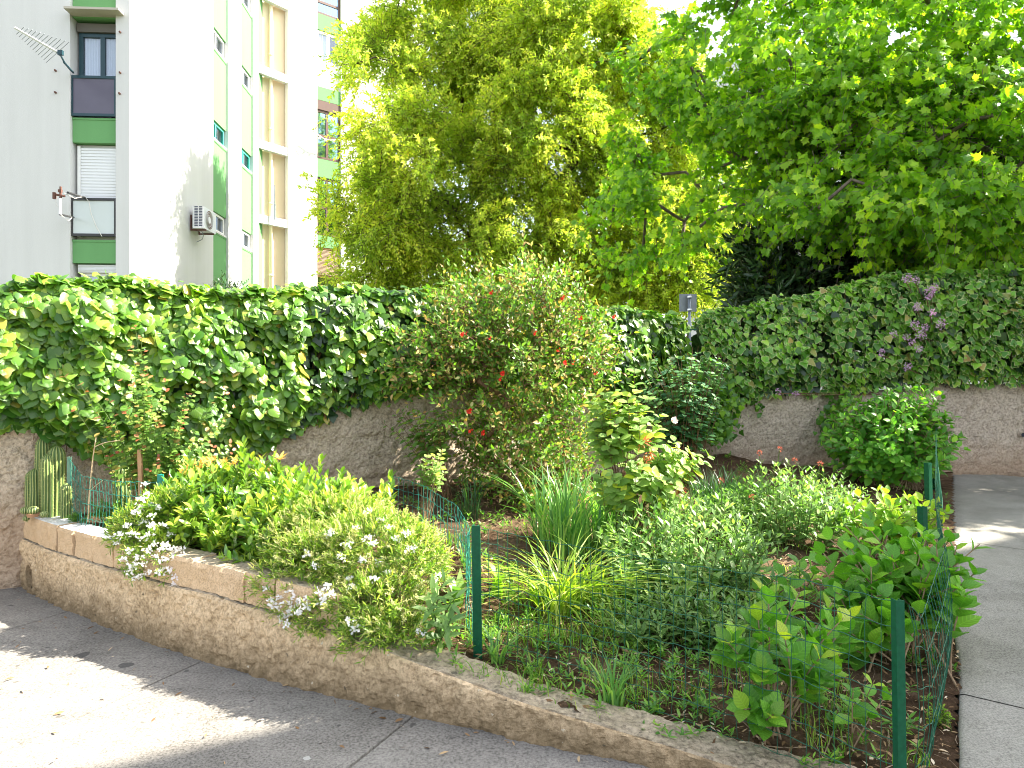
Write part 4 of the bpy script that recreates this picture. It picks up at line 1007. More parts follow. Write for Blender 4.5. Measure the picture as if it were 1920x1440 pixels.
tree('maple_tree', 'large bright green maple whose branches hang over the variegated ivy', (7.05, 10.9, .4), [(7.05, 10.9, .3), (7.0, 10.9, 1.6), (6.9, 10.85, 2.8), (6.8, 10.8, 4.2)], .24,
     mp, 330, 24, .55, 8, L_maple, .115, M['maple'], M['barkg'], rng, .4, .32, 62, -.4, .5, twig_r=.005, nup=.7, face=.45, sag=.2, pair=True, weights=np.array([1.2, 1, 1.2, 1.2, .75, .5, .5, .6, .4, .9, 1.1, .6, .45, 1, 1, 1, .3, 1.0, 1.0, 1.0]))
rng = np.random.default_rng(23)
tree('climbing_ivy', 'dark ivy smothering the trunk and inner limbs of the maple', (6.9, 10.75, .45), [(6.95, 10.8, .4), (6.9, 10.75, 2.5), (6.75, 10.7, 4.4)], .05,
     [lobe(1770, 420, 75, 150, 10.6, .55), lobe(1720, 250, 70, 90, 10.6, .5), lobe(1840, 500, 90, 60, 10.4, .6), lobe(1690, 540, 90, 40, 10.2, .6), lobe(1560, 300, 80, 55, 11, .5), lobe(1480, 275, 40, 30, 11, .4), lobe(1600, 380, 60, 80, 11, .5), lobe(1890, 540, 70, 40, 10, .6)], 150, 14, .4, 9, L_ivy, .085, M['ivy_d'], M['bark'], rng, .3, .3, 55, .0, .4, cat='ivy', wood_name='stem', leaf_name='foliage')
rng = np.random.default_rng(24)
tree('oleander_shrub', 'dark narrow-leaved oleander standing behind the ivy, left of the maple trunk', (5.0, 11.2, .45), [(4.9, 11.2, .4), (4.9, 11.2, .9)], .06,
     [lobe(1440, 505, 50, 45, 11, .6), lobe(1530, 525, 75, 45, 11, .7), lobe(1470, 560, 70, 30, 10.8, .5), lobe(1610, 540, 60, 45, 11, .6)], 70, 14, .5, 12, L_lance, .17, M['olea'], M['bark'], rng, .15, .22, 38, .25, .3, cat='shrub', wood_name='stem', leaf_name='foliage', twig_r=.005)
rng = np.random.default_rng(25)
tree('evergreen_shrub', 'low dark clipped shrub peeping over the broad-leaved ivy in front of the white block', (-5.0, 11.5, .45), [(-5.0, 11.5, .4), (-5.0, 11.5, 1.6)], .05,
     [lobe(395, 556, 46, 16, 11.5, .4), lobe(420, 600, 60, 50, 11.5, .6)], 40, 16, .2, 12, L_lance_s, .06, M['olea'], M['bark'], rng, .0, .14, 45, .2, .3, cat='shrub', wood_name='stem', leaf_name='foliage')

# ---- red-flowered bush in the middle
def flower(mb, c, nrm_, r, n, rng, cup=.5, T=L_petal, mi=0, rows=1):
    nn = nrm(nrm_); a = nrm(np.cross(nn, [0.3, .2, .9])); b = np.cross(nn, a)
    for k in range(n):
        t_ = 2 * pi * k / n + rng.normal(0, .12); rd = a * cos(t_) + b * sin(t_)
        f = nrm(rd + nn * cup); no = nrm(nn - rd * cup); ri = np.cross(f, no); s = r * rng.uniform(.85, 1.1)
        mb.add(c + s * (T['V'][:, :1] * ri + T['V'][:, 1:2] * f + T['V'][:, 2:3] * no), T['F'], mi)
rng = np.random.default_rng(31)
bl_ = [lobe(960, 700, 150, 170, 6.1, .6), lobe(990, 560, 80, 55, 6.1, .35), lobe(850, 660, 85, 70, 6.0, .35), lobe(1062, 665, 52, 80, 6.2, .35), lobe(1000, 830, 120, 90, 6.0, .45), lobe(900, 600, 70, 50, 6.1, .3), lobe(1010, 900, 90, 50, 5.9, .35), lobe(1060, 590, 40, 30, 6.2, .3), lobe(800, 690, 50, 40, 6.0, .2)]
rb, rbC = tree('flowering_quince', 'tall twiggy bush with scattered red flowers and bronze new leaves, in front of the wall', (.1, 6.05, .4), [(.12, 6.1, .4), (.12, 6.1, .5)], .035,
     bl_, 250, 9, .32, 9, L_qu, .054, M['redbush'], M['twig'], rng, .05, .13, 45, .15, .25, cat='bush', wood_name='stem', leaf_name='foliage', twig_r=.0028, seglen=.2, sag=.15, nup=.4, face=.5)
for (x, y, r) in [(941, 702, 1.3), (879, 772, 1.2), (881, 809, .8), (906, 812, 1.1), (1058, 682, 1.1), (1089, 599, 1.2), (1054, 560, .9), (920, 550, .8), (1002, 626, .7), (1116, 702, .7), (1002, 879, .7), (866, 628, .9), (1150, 595, .8), (959, 735, .7), (1046, 657, .7), (918, 636, .6), (1019, 579, .6), (1074, 682, .6), (938, 712, .8), (873, 627, .5)]:
    r *= .8; mb = MB(); c = P(x, y, 5.52 if 600 < y < 850 else 5.75); flower(mb, c, [rng.normal(0, .5), -1, rng.normal(.1, .4)], .028 * r, 6, rng, .35)
    flower(mb, c + [.012, -.004, .014], [rng.normal(0, .5), -1, .5], .022 * r, 5, rng, .9); mb.build('flower', M['red'], rb, True)

# ---- generic plants on stems
def stems(base, tips, rng, sagf=.12, K=6, lean=.5):
    """curved stems from near base to tips (S,K,3)"""
    base = np.asarray(base, float); tips = np.asarray(tips, float); t = np.linspace(0, 1, K)[None, :, None]
    mid = base + (tips - base) * np.array([.35, .35, .6]) + rng.normal(0, .03, tips.shape)
    return (1 - t) ** 2 * base[:, None] + 2 * t * (1 - t) * mid[:, None] + t * t * tips[:, None]
def along(C, rng, m, t0, t1, spread, up, pair=True, whorl=2, nup=1.0, tip_close=.4, face=0.):
    """opposite leaves along curved stems C (S,K,3)"""
    S, K = C.shape[:2]; t = t0 + (t1 - t0) * ((np.arange(m) // whorl + .5) / (m / whorl)); t = np.clip(t[None] + rng.normal(0, .012, (S, m)), 0, 1)
    ft = t * (K - 1); i = np.clip(ft.astype(int), 0, K - 2); fr = (ft - i)[..., None]; r = np.arange(S)[:, None]
    pos = C[r, i] * (1 - fr) + C[r, i + 1] * fr; tang = nrm(C[r, i + 1] - C[r, i])
    ref = nrm(np.cross(tang, [0.31, .2, .93])); b = np.cross(tang, ref)
    j = np.arange(m); az = (j % whorl) * 2 * pi / whorl + (j // whorl) * (pi / 2 if whorl == 2 else 1.0); az = az[None] + rng.random((S, 1)) * 6.28 + rng.normal(0, .25, (S, m))
    rad = np.cos(az)[..., None] * ref + np.sin(az)[..., None] * b; sp = np.radians(spread) * (1 - tip_close * ((t - t0) / max(t1 - t0, .01)) ** 2)
    fwd = np.cos(sp)[..., None] * tang + np.sin(sp)[..., None] * rad + Z * up; nor = tang * np.sin(sp)[..., None] - rad * np.cos(sp)[..., None] * .6 + Z * nup + np.array([.3, -1, 0]) * face + rng.normal(0, .18, (S, m, 3))
    return pos.reshape(-1, 3), fwd.reshape(-1, 3), nor.reshape(-1, 3), ((t - t0) / max(t1 - t0, .01)).ravel()
def stem_plant(name, label, cat, base, tips, rng, m, T, size, leafm, stemm, t0=.25, spread=70, up=.1, r=.004, spread_base=.04, whorl=2, tipm=None, tipsz=.7, group=None, nup=1.0, size_fn=None, face=.25, tip_close=.45, t1=1.0):
    root = thing(name, label, cat, base, group); S = len(tips)
    b = np.asarray(base) + np.c_[rng.normal(0, spread_base, (S, 2)), np.full(S, -.02)]
    C = stems(b, tips, rng); tubes('stem', C, np.linspace(1, .45, C.shape[1])[None] * r, stemm, root, 5)
    pos, fwd, nor, tt = along(C, rng, m, t0, t1, spread, up, True, whorl, nup, tip_close, face)
    sz = size * (size_fn(tt) if size_fn else (1.05 - .45 * tt)) * rng.uniform(.75, 1.2, len(tt))
    if tipm is not None:
        k = tt > tipsz; scatter('young_foliage', T, pos[k], fwd[k], nor[k], sz[k], tipm, root); k = ~k
    else: k = np.ones(len(tt), bool)
    scatter('foliage', T, pos[k], fwd[k], nor[k], sz[k], leafm, root)
    return root, C

# hydrangeas along the path
rng = np.random.default_rng(41)
def dome_tips(c, r, n, rng, lo=.75, zmin=-.2):
    p_, v_ = ell(rng, n, c, r, lo, zmin); return p_
b = onbed(1672, 7.0); c = P(1672, 835, 6.9)
stem_plant('hydrangea_shrub', 'tall rounded hydrangea with dense leaves at the far end of the fence', 'hydrangea', b, np.concatenate([dome_tips(c, (.70, .6, .58), 210, rng, .7, -.45), dome_tips(c + [-.3, 0, .0], (.45, .5, .45), 60, rng, .7, -.3), dome_tips(c + [.15, 0, .33], (.42, .4, .3), 60, rng, .7, -.1), dome_tips(c + [0, 0, -.05], (.55, .5, .5), 120, rng, .1, -.6)]), rng, 10, L_ovate, .105, M['hydrb'], M['stemp'], .62, 74, .05, .005, .12)
b = onbed(1655, 5.1); c = P(1652, 975, 5.05)
stem_plant('hydrangea_shrub', 'sunlit yellow-green hydrangea between the valerian and the fence', 'hydrangea', b, np.concatenate([dome_tips(c, (.40, .35, .24), 50, rng, .7, -.1), dome_tips(c + [.1, -.2, .05], (.3, .2, .2), 18, rng)]), rng, 8, L_ovate, .11, M['hydry'], M['stemp'], .42, 66, .25, .005, .1)
b = onbed(1680, 3.55); c = P(1660, 1060, 3.6)
stem_plant('hydrangea_shrub', 'large-leaved hydrangea pushing through the fence beside the path', 'hydrangea', b, np.concatenate([dome_tips(c + [.08, .1, .02], (.42, .35, .26), 30, rng, .6, -.2), dome_tips(c + [.28, -.05, -.02], (.22, .3, .25), 12, rng, .5, -.4), dome_tips(c + [-.05, -.1, -.22], (.40, .25, .22), 16, rng, .5, -.6)]), rng, 10, L_serr, .14, M['hydr'], M['stemp'], .4, 62, .25, .006, .12)
b = onbed(1450, 2.86)
tp = np.array([P(1440, 1110, 2.95), P(1500, 1110, 3.05), P(1380, 1190, 2.85), P(1470, 1190, 2.75), P(1540, 1180, 2.95), P(1570, 1260, 2.8), P(1430, 1255, 2.72), P(1395, 1330, 2.7), P(1560, 1130, 3.2), P(1600, 1150, 3.15), P(1450, 1340, 2.65), P(1500, 1240, 2.9), P(1590, 1210, 3.1), P(1530, 1300, 2.85), P(1480, 1150, 3.1), P(1420, 1150, 2.9), P(1540, 1230, 2.75), P(1360, 1200, 2.8), P(1580, 1160, 2.95)])
stem_plant('hydrangea_shrub', 'open young hydrangea on bare pale stems just behind the kerb', 'hydrangea', b, tp, rng, 10, L_serr, .13, M['hydr'], M['stemp'], .58, 58, .3, .006, .05, tipm=M['hydry'], tipsz=.8)
b = onbed(1610, 2.75)
stem_plant('hydrangea_shrub', 'small hydrangea shoot at the foot of the green corner post', 'hydrangea', b, np.array([P(1640, 1275, 2.75), P(1600, 1290, 2.7), P(1665, 1300, 2.8)]), rng, 8, L_serr, .085, M['hydr'], M['stemp'], .4, 68, .05, .004, .03)
b = onbed(1480, 4.1)
stem_plant('hydrangea_shrub', 'low hydrangea shoots in the sun patch left of the large-leaved hydrangea', 'hydrangea', b, np.array([P(1460, 1075, 3.9), P(1500, 1050, 4.0), P(1530, 1070, 3.9), P(1560, 1040, 4.1), P(1420, 1105, 3.8), P(1580, 1085, 3.85), P(1490, 1100, 3.7)]), rng, 6, L_serr, .11, M['hydr'], M['stemp'], .45, 66, .05, .005, .1)

# red valerian clumps
def valerian(label, px, d, half, ht, n, fl, group, rng, lsz=.095):
    b = onbed(px, d); tips = np.c_[b[0] + rng.uniform(-1, 1, n) * half[0], b[1] + rng.uniform(-1, 1, n) * half[1], np.zeros(n)]
    q = ((tips[:, 0] - b[0]) / half[0]) ** 2 + ((tips[:, 1] - b[1]) / half[1]) ** 2
    tips[:, 2] = b[2] + ht * (1 - .38 * np.clip(q, 0, 1.4)) * rng.uniform(.75, 1.1, n)
    root = thing('valerian_plant', label, 'valerian', b, group)
    bb = np.c_[b[0] + (tips[:, 0] - b[0]) * .6, b[1] + (tips[:, 1] - b[1]) * .6, np.full(n, b[2] - .05)]
    C = stems(bb, tips, rng); tubes('stem', C, np.linspace(1, .6, 6)[None] * .0032, M['stemg'], root, 4)
    pos, fwd, nor, tt = along(C, rng, 18, .12, 1., 66, .1, True, 2, .9, .5); sz = lsz * (1.05 - .55 * tt ** 2) * rng.uniform(.6, 1.2, len(tt))
    scatter('foliage', L_lance, pos, fwd, nor, sz, M['valer'], root, wj=1.25)
    for (x, y, dd) in fl:
        tp_ = P(x, y, dd); j = int(np.argmin(np.linalg.norm(tips[:, :2] - tp_[:2], axis=1))); mb = MB(); mb.tube([C[j][-2], (C[j][-1] + tp_) / 2, tp_], .003, 5); st_ = mb.build('flower_stem', M['stemg'], root)
        k = 26; dv = nrm(rng.normal(size=(k, 3)) + [0, 0, .4]); scatter('flower_head', L_kite, tp_ + dv * .010 + [0, 0, .012], dv + [0, 0, .3], rng.normal(size=(k, 3)), .017, M['rust_red'], st_)
    return root
rng = np.random.default_rng(51)
valerian('wide pale green valerian mass lit by the sun in the middle of the bed', 1285, 4.2, (.56, .46), .58, 150, [(1352, 905, 4.5), (1293, 895, 4.6)], 'valerian clumps', rng)
valerian('tall valerian clump with brick-red heads in front of the shaded corner', 1470, 5.2, (.42, .36), .62, 95, [(1462, 845, 5.3), (1424, 852, 5.3), (1490, 866, 5.3), (1538, 872, 5.3), (1410, 935, 5.0)], 'valerian clumps', rng)
valerian('low leafy valerian fringe in front of the sunlit mass', 1255, 3.65, (.38, .22), .26, 70, [], 'valerian clumps', rng, .07)
valerian('valerian patch spreading toward the wire mesh', 1400, 3.55, (.26, .3), .3, 45, [], 'valerian clumps', rng, .075)

valerian('dark valerian growth between the rounded hydrangea and the brick-red heads', 1545, 6.0, (.35, .35), .42, 55, [], 'valerian clumps', rng, .08)
valerian('low valerian growth behind the pale rose', 1330, 5.3, (.4, .3), .34, 60, [], 'valerian clumps', rng, .08)
# sunlit climbing rose with big leaves
rng = np.random.default_rng(52)
b = onbed(1180, 4.75)
tp = np.concatenate([dome_tips(P(1160, 780, 4.65), (.27, .22, .22), 34, rng, .3, -.8), dome_tips(P(1260, 855, 4.6), (.2, .2, .13), 16, rng, .3, -.8), dome_tips(P(1200, 900, 4.55), (.27, .18, .22), 24, rng, .3, -1), np.array([P(1190, 690, 4.7), P(1150, 705, 4.7), P(1130, 740, 4.65), P(1215, 735, 4.65), P(1240, 775, 4.6), P(1335, 850, 4.55)])])
rs, rC = stem_plant('rose_bush', 'pale sunlit rose bush with large yellowish leaves and one faded pink bloom', 'rose', b, tp, rng, 12, L_ovate, .108, M['rosebig'], M['twig'], .70, 68, -.1, .0028, .05, 3, tip_close=.1, nup=.5, face=.6)
mb = MB(); flower(mb, P(1262, 790, 4.5), [.3, -.8, .5], .035, 7, rng, .6); flower(mb, P(1262, 788, 4.5), [.3, -.8, .5], .025, 6, rng, 1.2); mb.build('bloom', M['pinkp'], rs, True)
for (x, y) in ((1205, 832), (1215, 850), (1245, 900), (1210, 870), (1275, 915)):
    k = 14; dv = nrm(rng.normal(size=(k, 3))); scatter('withered_foliage', L_lance, P(x, y, 4.5) + dv * .02, dv - Z * .8, rng.normal(size=(k, 3)), .05, M['rosetip'], rs)
# dark rose in the shade of the corner
rng = np.random.default_rng(53)
b = onbed(1285, 7.1)
stem_plant('rose_bush', 'bluish dark rose bush in the shade in front of the corner', 'rose', b, np.concatenate([dome_tips(P(1280, 715, 7.1), (.52, .35, .42), 70, rng, .3, -.8), dome_tips(P(1345, 680, 7.2), (.24, .25, .15), 14, rng, .3)]), rng, 15, L_ovate, .09, M['rosedark'], M['twig'], .3, 70, -.1, .004, .08, 3, tip_close=.1, nup=.4, face=.7)
# rose rambling up in front of the broad-leaved ivy
rng = np.random.default_rng(54)
b = onbed(285, 4.92)
tp = np.array([P(x, y, 4.72 + rng.uniform(-.1, .1)) for x, y in [(265, 630), (275, 690), (250, 720), (285, 760), (235, 770), (300, 800), (330, 830), (260, 820), (345, 780), (380, 860), (300, 855), (225, 850), (400, 840), (360, 900), (320, 890), (280, 880), (390, 890), (430, 730), (445, 760), (350, 740), (345, 770), (120, 705), (150, 720), (310, 715), (270, 655), (390, 905), (420, 880), (250, 870), (205, 800)]]); tp = np.concatenate([tp, tp + rng.normal(0, .08, tp.shape) * [1, .6, 1]])
stem_plant('rose_bush', 'rambling rose with small leaves and red shoots climbing in front of the broad ivy', 'rose', b, tp, rng, 26, L_ovate, .058, M['rose'], M['stemg'], .42, 66, -.1, .0028, .06, 3, M['rosetip'], .93, tip_close=.1, nup=.4, face=.7)
# smaller roses against the wall
rng = np.random.default_rng(55)
b = onbed(838, 5.75)
stem_plant('rose_bush', 'leaning green rose bush before the bare wall, left of the red-flowered bush', 'rose', b, np.concatenate([dome_tips(P(790, 795, 5.8), (.3, .2, .17), 24, rng, .3, -.8), np.array([P(722, 755, 5.8), P(715, 790, 5.8), P(760, 850, 5.75)])]), rng, 15, L_ovate, .075, M['rose'], M['twig'], .5, 68, -.1, .004, .03, 3, tip_close=.1, nup=.4, face=.7)
b = onbed(798, 5.15)
stem_plant('rose_sapling', 'small bright rose sapling on a bare crooked stem', 'rose', b, np.concatenate([dome_tips(P(818, 865, 5.1), (.13, .12, .15), 14, rng, .3, -.8)]), rng, 12, L_ovate, .06, M['rosebig'], M['stemp'], .6, 68, -.05, .004, .012, 3, tip_close=.1, nup=.4, face=.6)

# daffodil leaves, yellowing clump, chives, tufts
def tuft(name, label, cat, px, d, rad, n, H, bend, w, mat, rng, group=None, azr=None, dz=0):
    b = onbed(px, d); root = thing(name, label, cat, b, group); a = rng.random(n) * 6.283; rr = rad * np.sqrt(rng.random(n))
    B = np.c_[b[0] + rr * np.cos(a), b[1] + rr * np.sin(a) * .7, np.zeros(n)]; B[:, 2] = bedz(B[:, 0], B[:, 1]) - .02 + dz
    az = a + rng.normal(0, .7, n) if azr is None else rng.normal(azr[0], azr[1], n)
    blades('foliage', rng, B, H * rng.uniform(.6, 1.15, n), az, bend * rng.uniform(.3, 1.6, n), w * rng.uniform(.7, 1.2, n), mat, root); return root
rng = np.random.default_rng(61)
tuft('daffodil_clump', 'tall clump of grey-green daffodil leaves left of the pale rose', 'daffodil', 1065, 4.7, .24, 210, .62, .32, .014, M['blade'], rng)
tuft('daffodil_clump', 'upright daffodil leaves crowding the foot of the pale rose', 'daffodil', 1150, 4.85, .15, 110, .58, .25, .014, M['blade'], rng)
tuft('daffodil_clump', 'flopped yellow-green daffodil leaves collapsed on the sunny soil', 'daffodil', 1050, 3.85, .13, 170, .52, .95, .011, M['bladey'], rng)
tuft('daffodil_clump', 'thin flopped leaves beside the collapsed clump', 'daffodil', 1120, 4.0, .16, 70, .42, .9, .010, M['bladey'], rng)
tuft('chive_clump', 'dark grassy clump in the shade at the back of the bed', 'chive', 1360, 6.2, .33, 330, .42, .3, .010, M['bladed'], rng)
tuft('grass_tuft', 'pale grass tuft growing at the kerb in the front of the bed', 'grass tuft', 1148, 2.98, .045, 44, .28, .4, .011, M['blade'], rng, 'tufts along the kerb')
tuft('grass_tuft', 'long-bladed tuft at the foot of the middle fence post', 'grass tuft', 930, 3.28, .035, 26, .26, .6, .012, M['blade'], rng, 'tufts along the kerb')
tuft('grass_tuft', 'thin tuft between the middle fence post and the pale tuft', 'grass tuft', 1000, 3.22, .05, 26, .14, .45, .007, M['grass'], rng, 'tufts along the kerb')
tuft('grass_tuft', 'thin dark tuft under the red-flowered bush', 'grass tuft', 880, 5.4, .09, 40, .42, .25, .008, M['bladed'], rng)
def broadleaf(label, px, d, n, H, w, mat, rng, bend=.35):
    b = onbed(px, d); root = thing('tulip_plant', label, 'tulip leaves', b); a = np.linspace(0, 6.28, n, endpoint=False) + rng.random(n) * .6
    blades('foliage', rng, np.repeat(b[None], n, 0) + np.c_[rng.normal(0, .02, (n, 2)), np.zeros(n)], H * rng.uniform(.7, 1.1, n), a, bend, w * rng.uniform(.8, 1.2, n), mat, root, 8); return root
broadleaf('broad strap leaves standing behind the wire mesh', 935, 4.0, 6, .24, .05, M['hydry'], rng)
broadleaf('single broad upright leaf near the flopped daffodil leaves', 1015, 4.05, 3, .17, .075, M['weed'], rng, .2)
broadleaf('broad pale leaves beside the white-flowered shrub', 862, 3.85, 6, .26, .06, M['valer'], rng, .5)
rng = np.random.default_rng(62)
b = onbed(832, 3.35) + [0, 0, .03]
stem_plant('foxglove_plant', 'leafy weed with long grey-green leaves at the end of the white-flowered shrub', 'weed', b, np.array([P(835, 1085, 3.15), P(812, 1110, 3.1), P(855, 1120, 3.1), P(800, 1140, 3.1), P(845, 1160, 3.05)]), rng, 12, L_lance, .13, M['valer'], M['stemg'], .2, 70, .1, .004, .03)

# candytuft, euonymus, day lilies on the left part of the bed
def mound(name, label, cat, base, ells, n, m, sl, T, size, mat, stemm, rng, droop=.2, spread=45, up=.2, zmin=-.5, lo=.8, extra=None, group=None, outward=1.):
    root = thing(name, label, cat, base, group); vol = np.array([np.prod(r) ** .667 for c, r in ells]); k = np.round(vol / vol.sum() * n).astype(int); Ps = []; Vs = []
    for (c, r), kk in zip(ells, k): p_, v_ = ell(rng, kk, c, r, lo, zmin); Ps.append(p_); Vs.append(v_)
    Ps = np.concatenate(Ps); Vs = np.concatenate(Vs); D = Vs * outward + Z * .5 + rng.normal(0, .4, Ps.shape); L = sl * rng.uniform(.6, 1.3, len(Ps))
    pos, fwd, nor, tt, C = sprigs(rng, Ps - nrm(D) * L[:, None] * .5, D, L, m, droop, spread, up)
    tubes('stem', C, np.array([1, .9, .7, .4])[None] * .0018, stemm, root, 3)
    scatter('foliage', T, pos, fwd, nor, size * rng.uniform(.6, 1.25, len(pos)), mat, root); return root, Ps, Vs, C
def corymb(root, c, r, rng, mat, n=24):
    dv = nrm(rng.normal(size=(n, 3)) + np.array([0, -.3, .7])); off = dv * r * rng.uniform(.5, 1, (n, 1)) * [1, 1, .6]
    scatter('flower_head', L_petal, c + off, rng.normal(size=(n, 3)) + dv * .2, dv + rng.normal(0, .25, (n, 3)), r * .62, mat, root)
rng = np.random.default_rng(71)
cb = onbed(290, 4.25)
e1 = [(P(285, 995, 4.15), np.array([.22, .2, .2])), (P(300, 1050, 3.98), np.array([.19, .12, .15])), (P(320, 960, 4.25), np.array([.2, .2, .15])), (P(250, 1000, 4.15), np.array([.12, .12, .13]))]
ct, Ps, Vs, C_ = mound('candytuft_plant', 'candytuft covered in white flowers, trailing over the blocks near the cacti', 'candytuft', cb, e1, 650, 12, .10, L_lin, .034, M['candy'], M['stemg'], rng)
mound_fl = [(x, y) for x, y in [(275, 925), (268, 935), (262, 950), (300, 952), (255, 965), (285, 968), (240, 985), (252, 1000), (268, 1010), (283, 1003), (290, 1020), (278, 1033), (300, 1032), (312, 1025), (262, 1045), (250, 1055), (270, 1062), (295, 1050), (310, 1048), (325, 1045), (333, 1060), (318, 1068), (262, 1080), (280, 1074), (300, 1072), (330, 1080), (335, 1090), (232, 1050), (245, 1072), (325, 1030), (340, 1035), (255, 1085), (222, 1020), (228, 1000), (350, 1050), (345, 1072), (288, 985), (306, 990), (320, 1005), (270, 980), (270, 910), (246, 1030), (283, 945), (330, 1095)]]
def front_at(Ps, px, py):
    X = 960 + Ps[:, 0] / Ps[:, 1] * F; Y = HY - (Ps[:, 2] - EYE) / Ps[:, 1] * F; k = np.argsort((X - px) ** 2 + (Y - py) ** 2)[:10]; return Ps[k[np.argmin(Ps[k, 1])], 1] - .03
for x, y in mound_fl: corymb(ct, P(x + rng.normal(0, 2), y + rng.normal(0, 2), front_at(Ps, x, y)), .027 * rng.uniform(.8, 1.25), rng, M['whitep'], 22)
cb2 = onbed(690, 3.6)
e2 = [(P(700, 1040, 3.6), np.array([.32, .22, .22])), (P(600, 1060, 3.62), np.array([.22, .18, .2])), (P(775, 1060, 3.5), np.array([.16, .2, .2])), (P(720, 1140, 3.3), np.array([.2, .14, .17])), (P(520, 1085, 3.62), np.array([.12, .12, .12])), (P(640, 975, 3.9), np.array([.3, .2, .12])), (P(735, 1185, 3.2), np.array([.13, .1, .09])), (P(560, 1130, 3.5), np.array([.13, .1, .13])), (P(560, 1025, 3.78), np.array([.2, .14, .16])), (P(640, 1140, 3.38), np.array([.15, .1, .12])), (P(600, 1165, 3.36), np.array([.12, .07, .1])), (P(690, 1190, 3.22), np.array([.13, .08, .1]))]
ct2, Ps, Vs, C_ = mound('candytuft_plant', 'broad candytuft going to seed with few white flowers, sprawling over the kerb', 'candytuft', cb2, e2, 2300, 12, .11, L_lin, .036, M['candy'], M['stemg'], rng)
# seed stalks, thick on the sunny top
k = rng.choice(len(Ps), 1300); k = k[(Vs[k][:, 2] > -.1)]; D = Vs[k] + Z * .6 + rng.normal(0, .4, (len(k), 3))
pos, fwd, nor, tt, C3 = sprigs(rng, Ps[k], D, .075 * rng.uniform(.6, 1.4, len(k)), 14, .1, 75, .1, .25); scatter('seed_stalk', L_kite, pos, fwd, nor, .012, M['candydry'], ct2); tubes('twig', C3, .0014, M['candydry'], ct2, 3)
for x, y in [(525, 1120), (535, 1130), (545, 1110), (555, 1135), (520, 1140), (540, 1150), (508, 1132), (560, 1120), (570, 1125), (530, 1160), (600, 1110), (615, 1100), (610, 1120), (625, 1115), (655, 1085), (660, 1100), (728, 1075), (700, 1020), (690, 1010), (668, 990), (730, 990), (655, 1165), (666, 1180), (790, 1185), (500, 1105), (700, 1085), (815, 1090), (820, 1080), (605, 1130), (762, 1000), (640, 1045), (548, 1145), (620, 1000), (650, 1020), (715, 975), (745, 1010), (770, 1030), (590, 1060), (575, 1040), (680, 1050), (710, 1055), (560, 1150), (572, 1140), (538, 1172), (690, 960)]:
    corymb(ct2, P(x, y, front_at(Ps, x, y)), .026 * rng.uniform(.8, 1.2), rng, M['whitep'], 22)
rng = np.random.default_rng(72)
cb3 = onbed(470, 4.35)
e3 = [(P(390, 968, 4.45), np.array([.28, .25, .25])), (P(480, 958, 4.45), np.array([.32, .28, .24])), (P(580, 972, 4.3), np.array([.28, .25, .2])), (P(440, 1010, 4.15), np.array([.25, .16, .18])), (P(660, 965, 4.4), np.array([.22, .2, .12])), (P(400, 940, 4.6), np.array([.25, .2, .16])), (P(365, 985, 4.15), np.array([.2, .13, .2])), (P(435, 1035, 3.98), np.array([.2, .1, .13])), (P(535, 1005, 3.95), np.array([.22, .14, .2])), (P(620, 975, 4.05), np.array([.2, .15, .14])), (P(500, 1050, 3.85), np.array([.16, .1, .12]))]
mound('euonymus_shrub', 'glossy yellow-green shrub with upright shoots between the two white-flowered plants', 'shrub', cb3, e3, 760, 15, .22, L_eu, .066, M['pitto'], M['stemg'], rng, -.05, 48, .3, -.4, .7, outward=.5)
# taller shoots
sh_p = np.array([P(x, y + 60, 4.35) for x, y in [(470, 850), (440, 865), (520, 880), (600, 885), (640, 905), (690, 905), (555, 895), (395, 880), (350, 880), (480, 870), (420, 890), (660, 920), (720, 915), (580, 905), (500, 895)]]) + rng.normal(0, .05, (15, 3))
pos, fwd, nor, tt, C_ = sprigs(rng, sh_p, np.repeat([[0, 0, 1.]], 15, 0) + rng.normal(0, .12, (15, 3)), .26, 18, -.02, 42, .25); es = thing('euonymus_shoot', 'tall upright yellow-green shoots standing out above the glossy shrub', 'shoots', sh_p.mean(0))
scatter('foliage', L_eu, pos, fwd, nor, .07 * rng.uniform(.7, 1.2, len(pos)), M['pitto'], es); tubes('stem', C_, .0025, M['stemg'], es)
# apricot azalea-like blooms and day lilies
az = thing('honeysuckle_plant', 'apricot blossoms in a loose row behind the glossy shrub', 'honeysuckle', onbed(400, 4.75)); 
for x, y in [(345, 880), (365, 872), (380, 868), (392, 876), (403, 868), (418, 875), (430, 880), (355, 892), (375, 885), (398, 888), (340, 895), (410, 890), (445, 872)]:
    mb = MB(); c = P(x + rng.normal(0, 3), y - 4 + rng.normal(0, 3), 4.5); flower(mb, c, [rng.normal(0, .4), -.6, .7], .045, 6, rng, 1.0, L_lance_s); flower(mb, c + [.02, 0, .01], [rng.normal(0, .6), -.6, .4], .03, 5, rng, 1.2, L_lance_s); mb.build('blossom', M['yellowp'], az, True)
tubes('stem', stems(np.repeat([onbed(400, 4.75)], 12, 0), np.array([P(x, 890, 4.56) for x in np.linspace(340, 445, 12)]), rng), .003, M['stemg'], az)
for (x, y, lab) in ((525, 862, 'single tall yellow day lily in front of the sun-streaked wall'), (505, 885, 'shorter apricot day lily beside the tall yellow one')):
    dl = thing('day_lily', lab, 'day lily', onbed(x, 4.75)); c = P(x, y, 4.5); b = onbed(x, 4.7); mb = MB(); mb.tube([b, (b + c) / 2 + [.01, 0, 0], c], [.006, .005, .005], 6); mb.build('stem', M['stemg'], dl)
    mb = MB(); flower(mb, c, [.05, -.25, 1], .07, 6, rng, 1.1, L_lance); flower(mb, c, [.05, -.25, 1], .05, 5, rng, .6, L_lance_s); mb.build('bloom', M['yellowp'], dl, True)

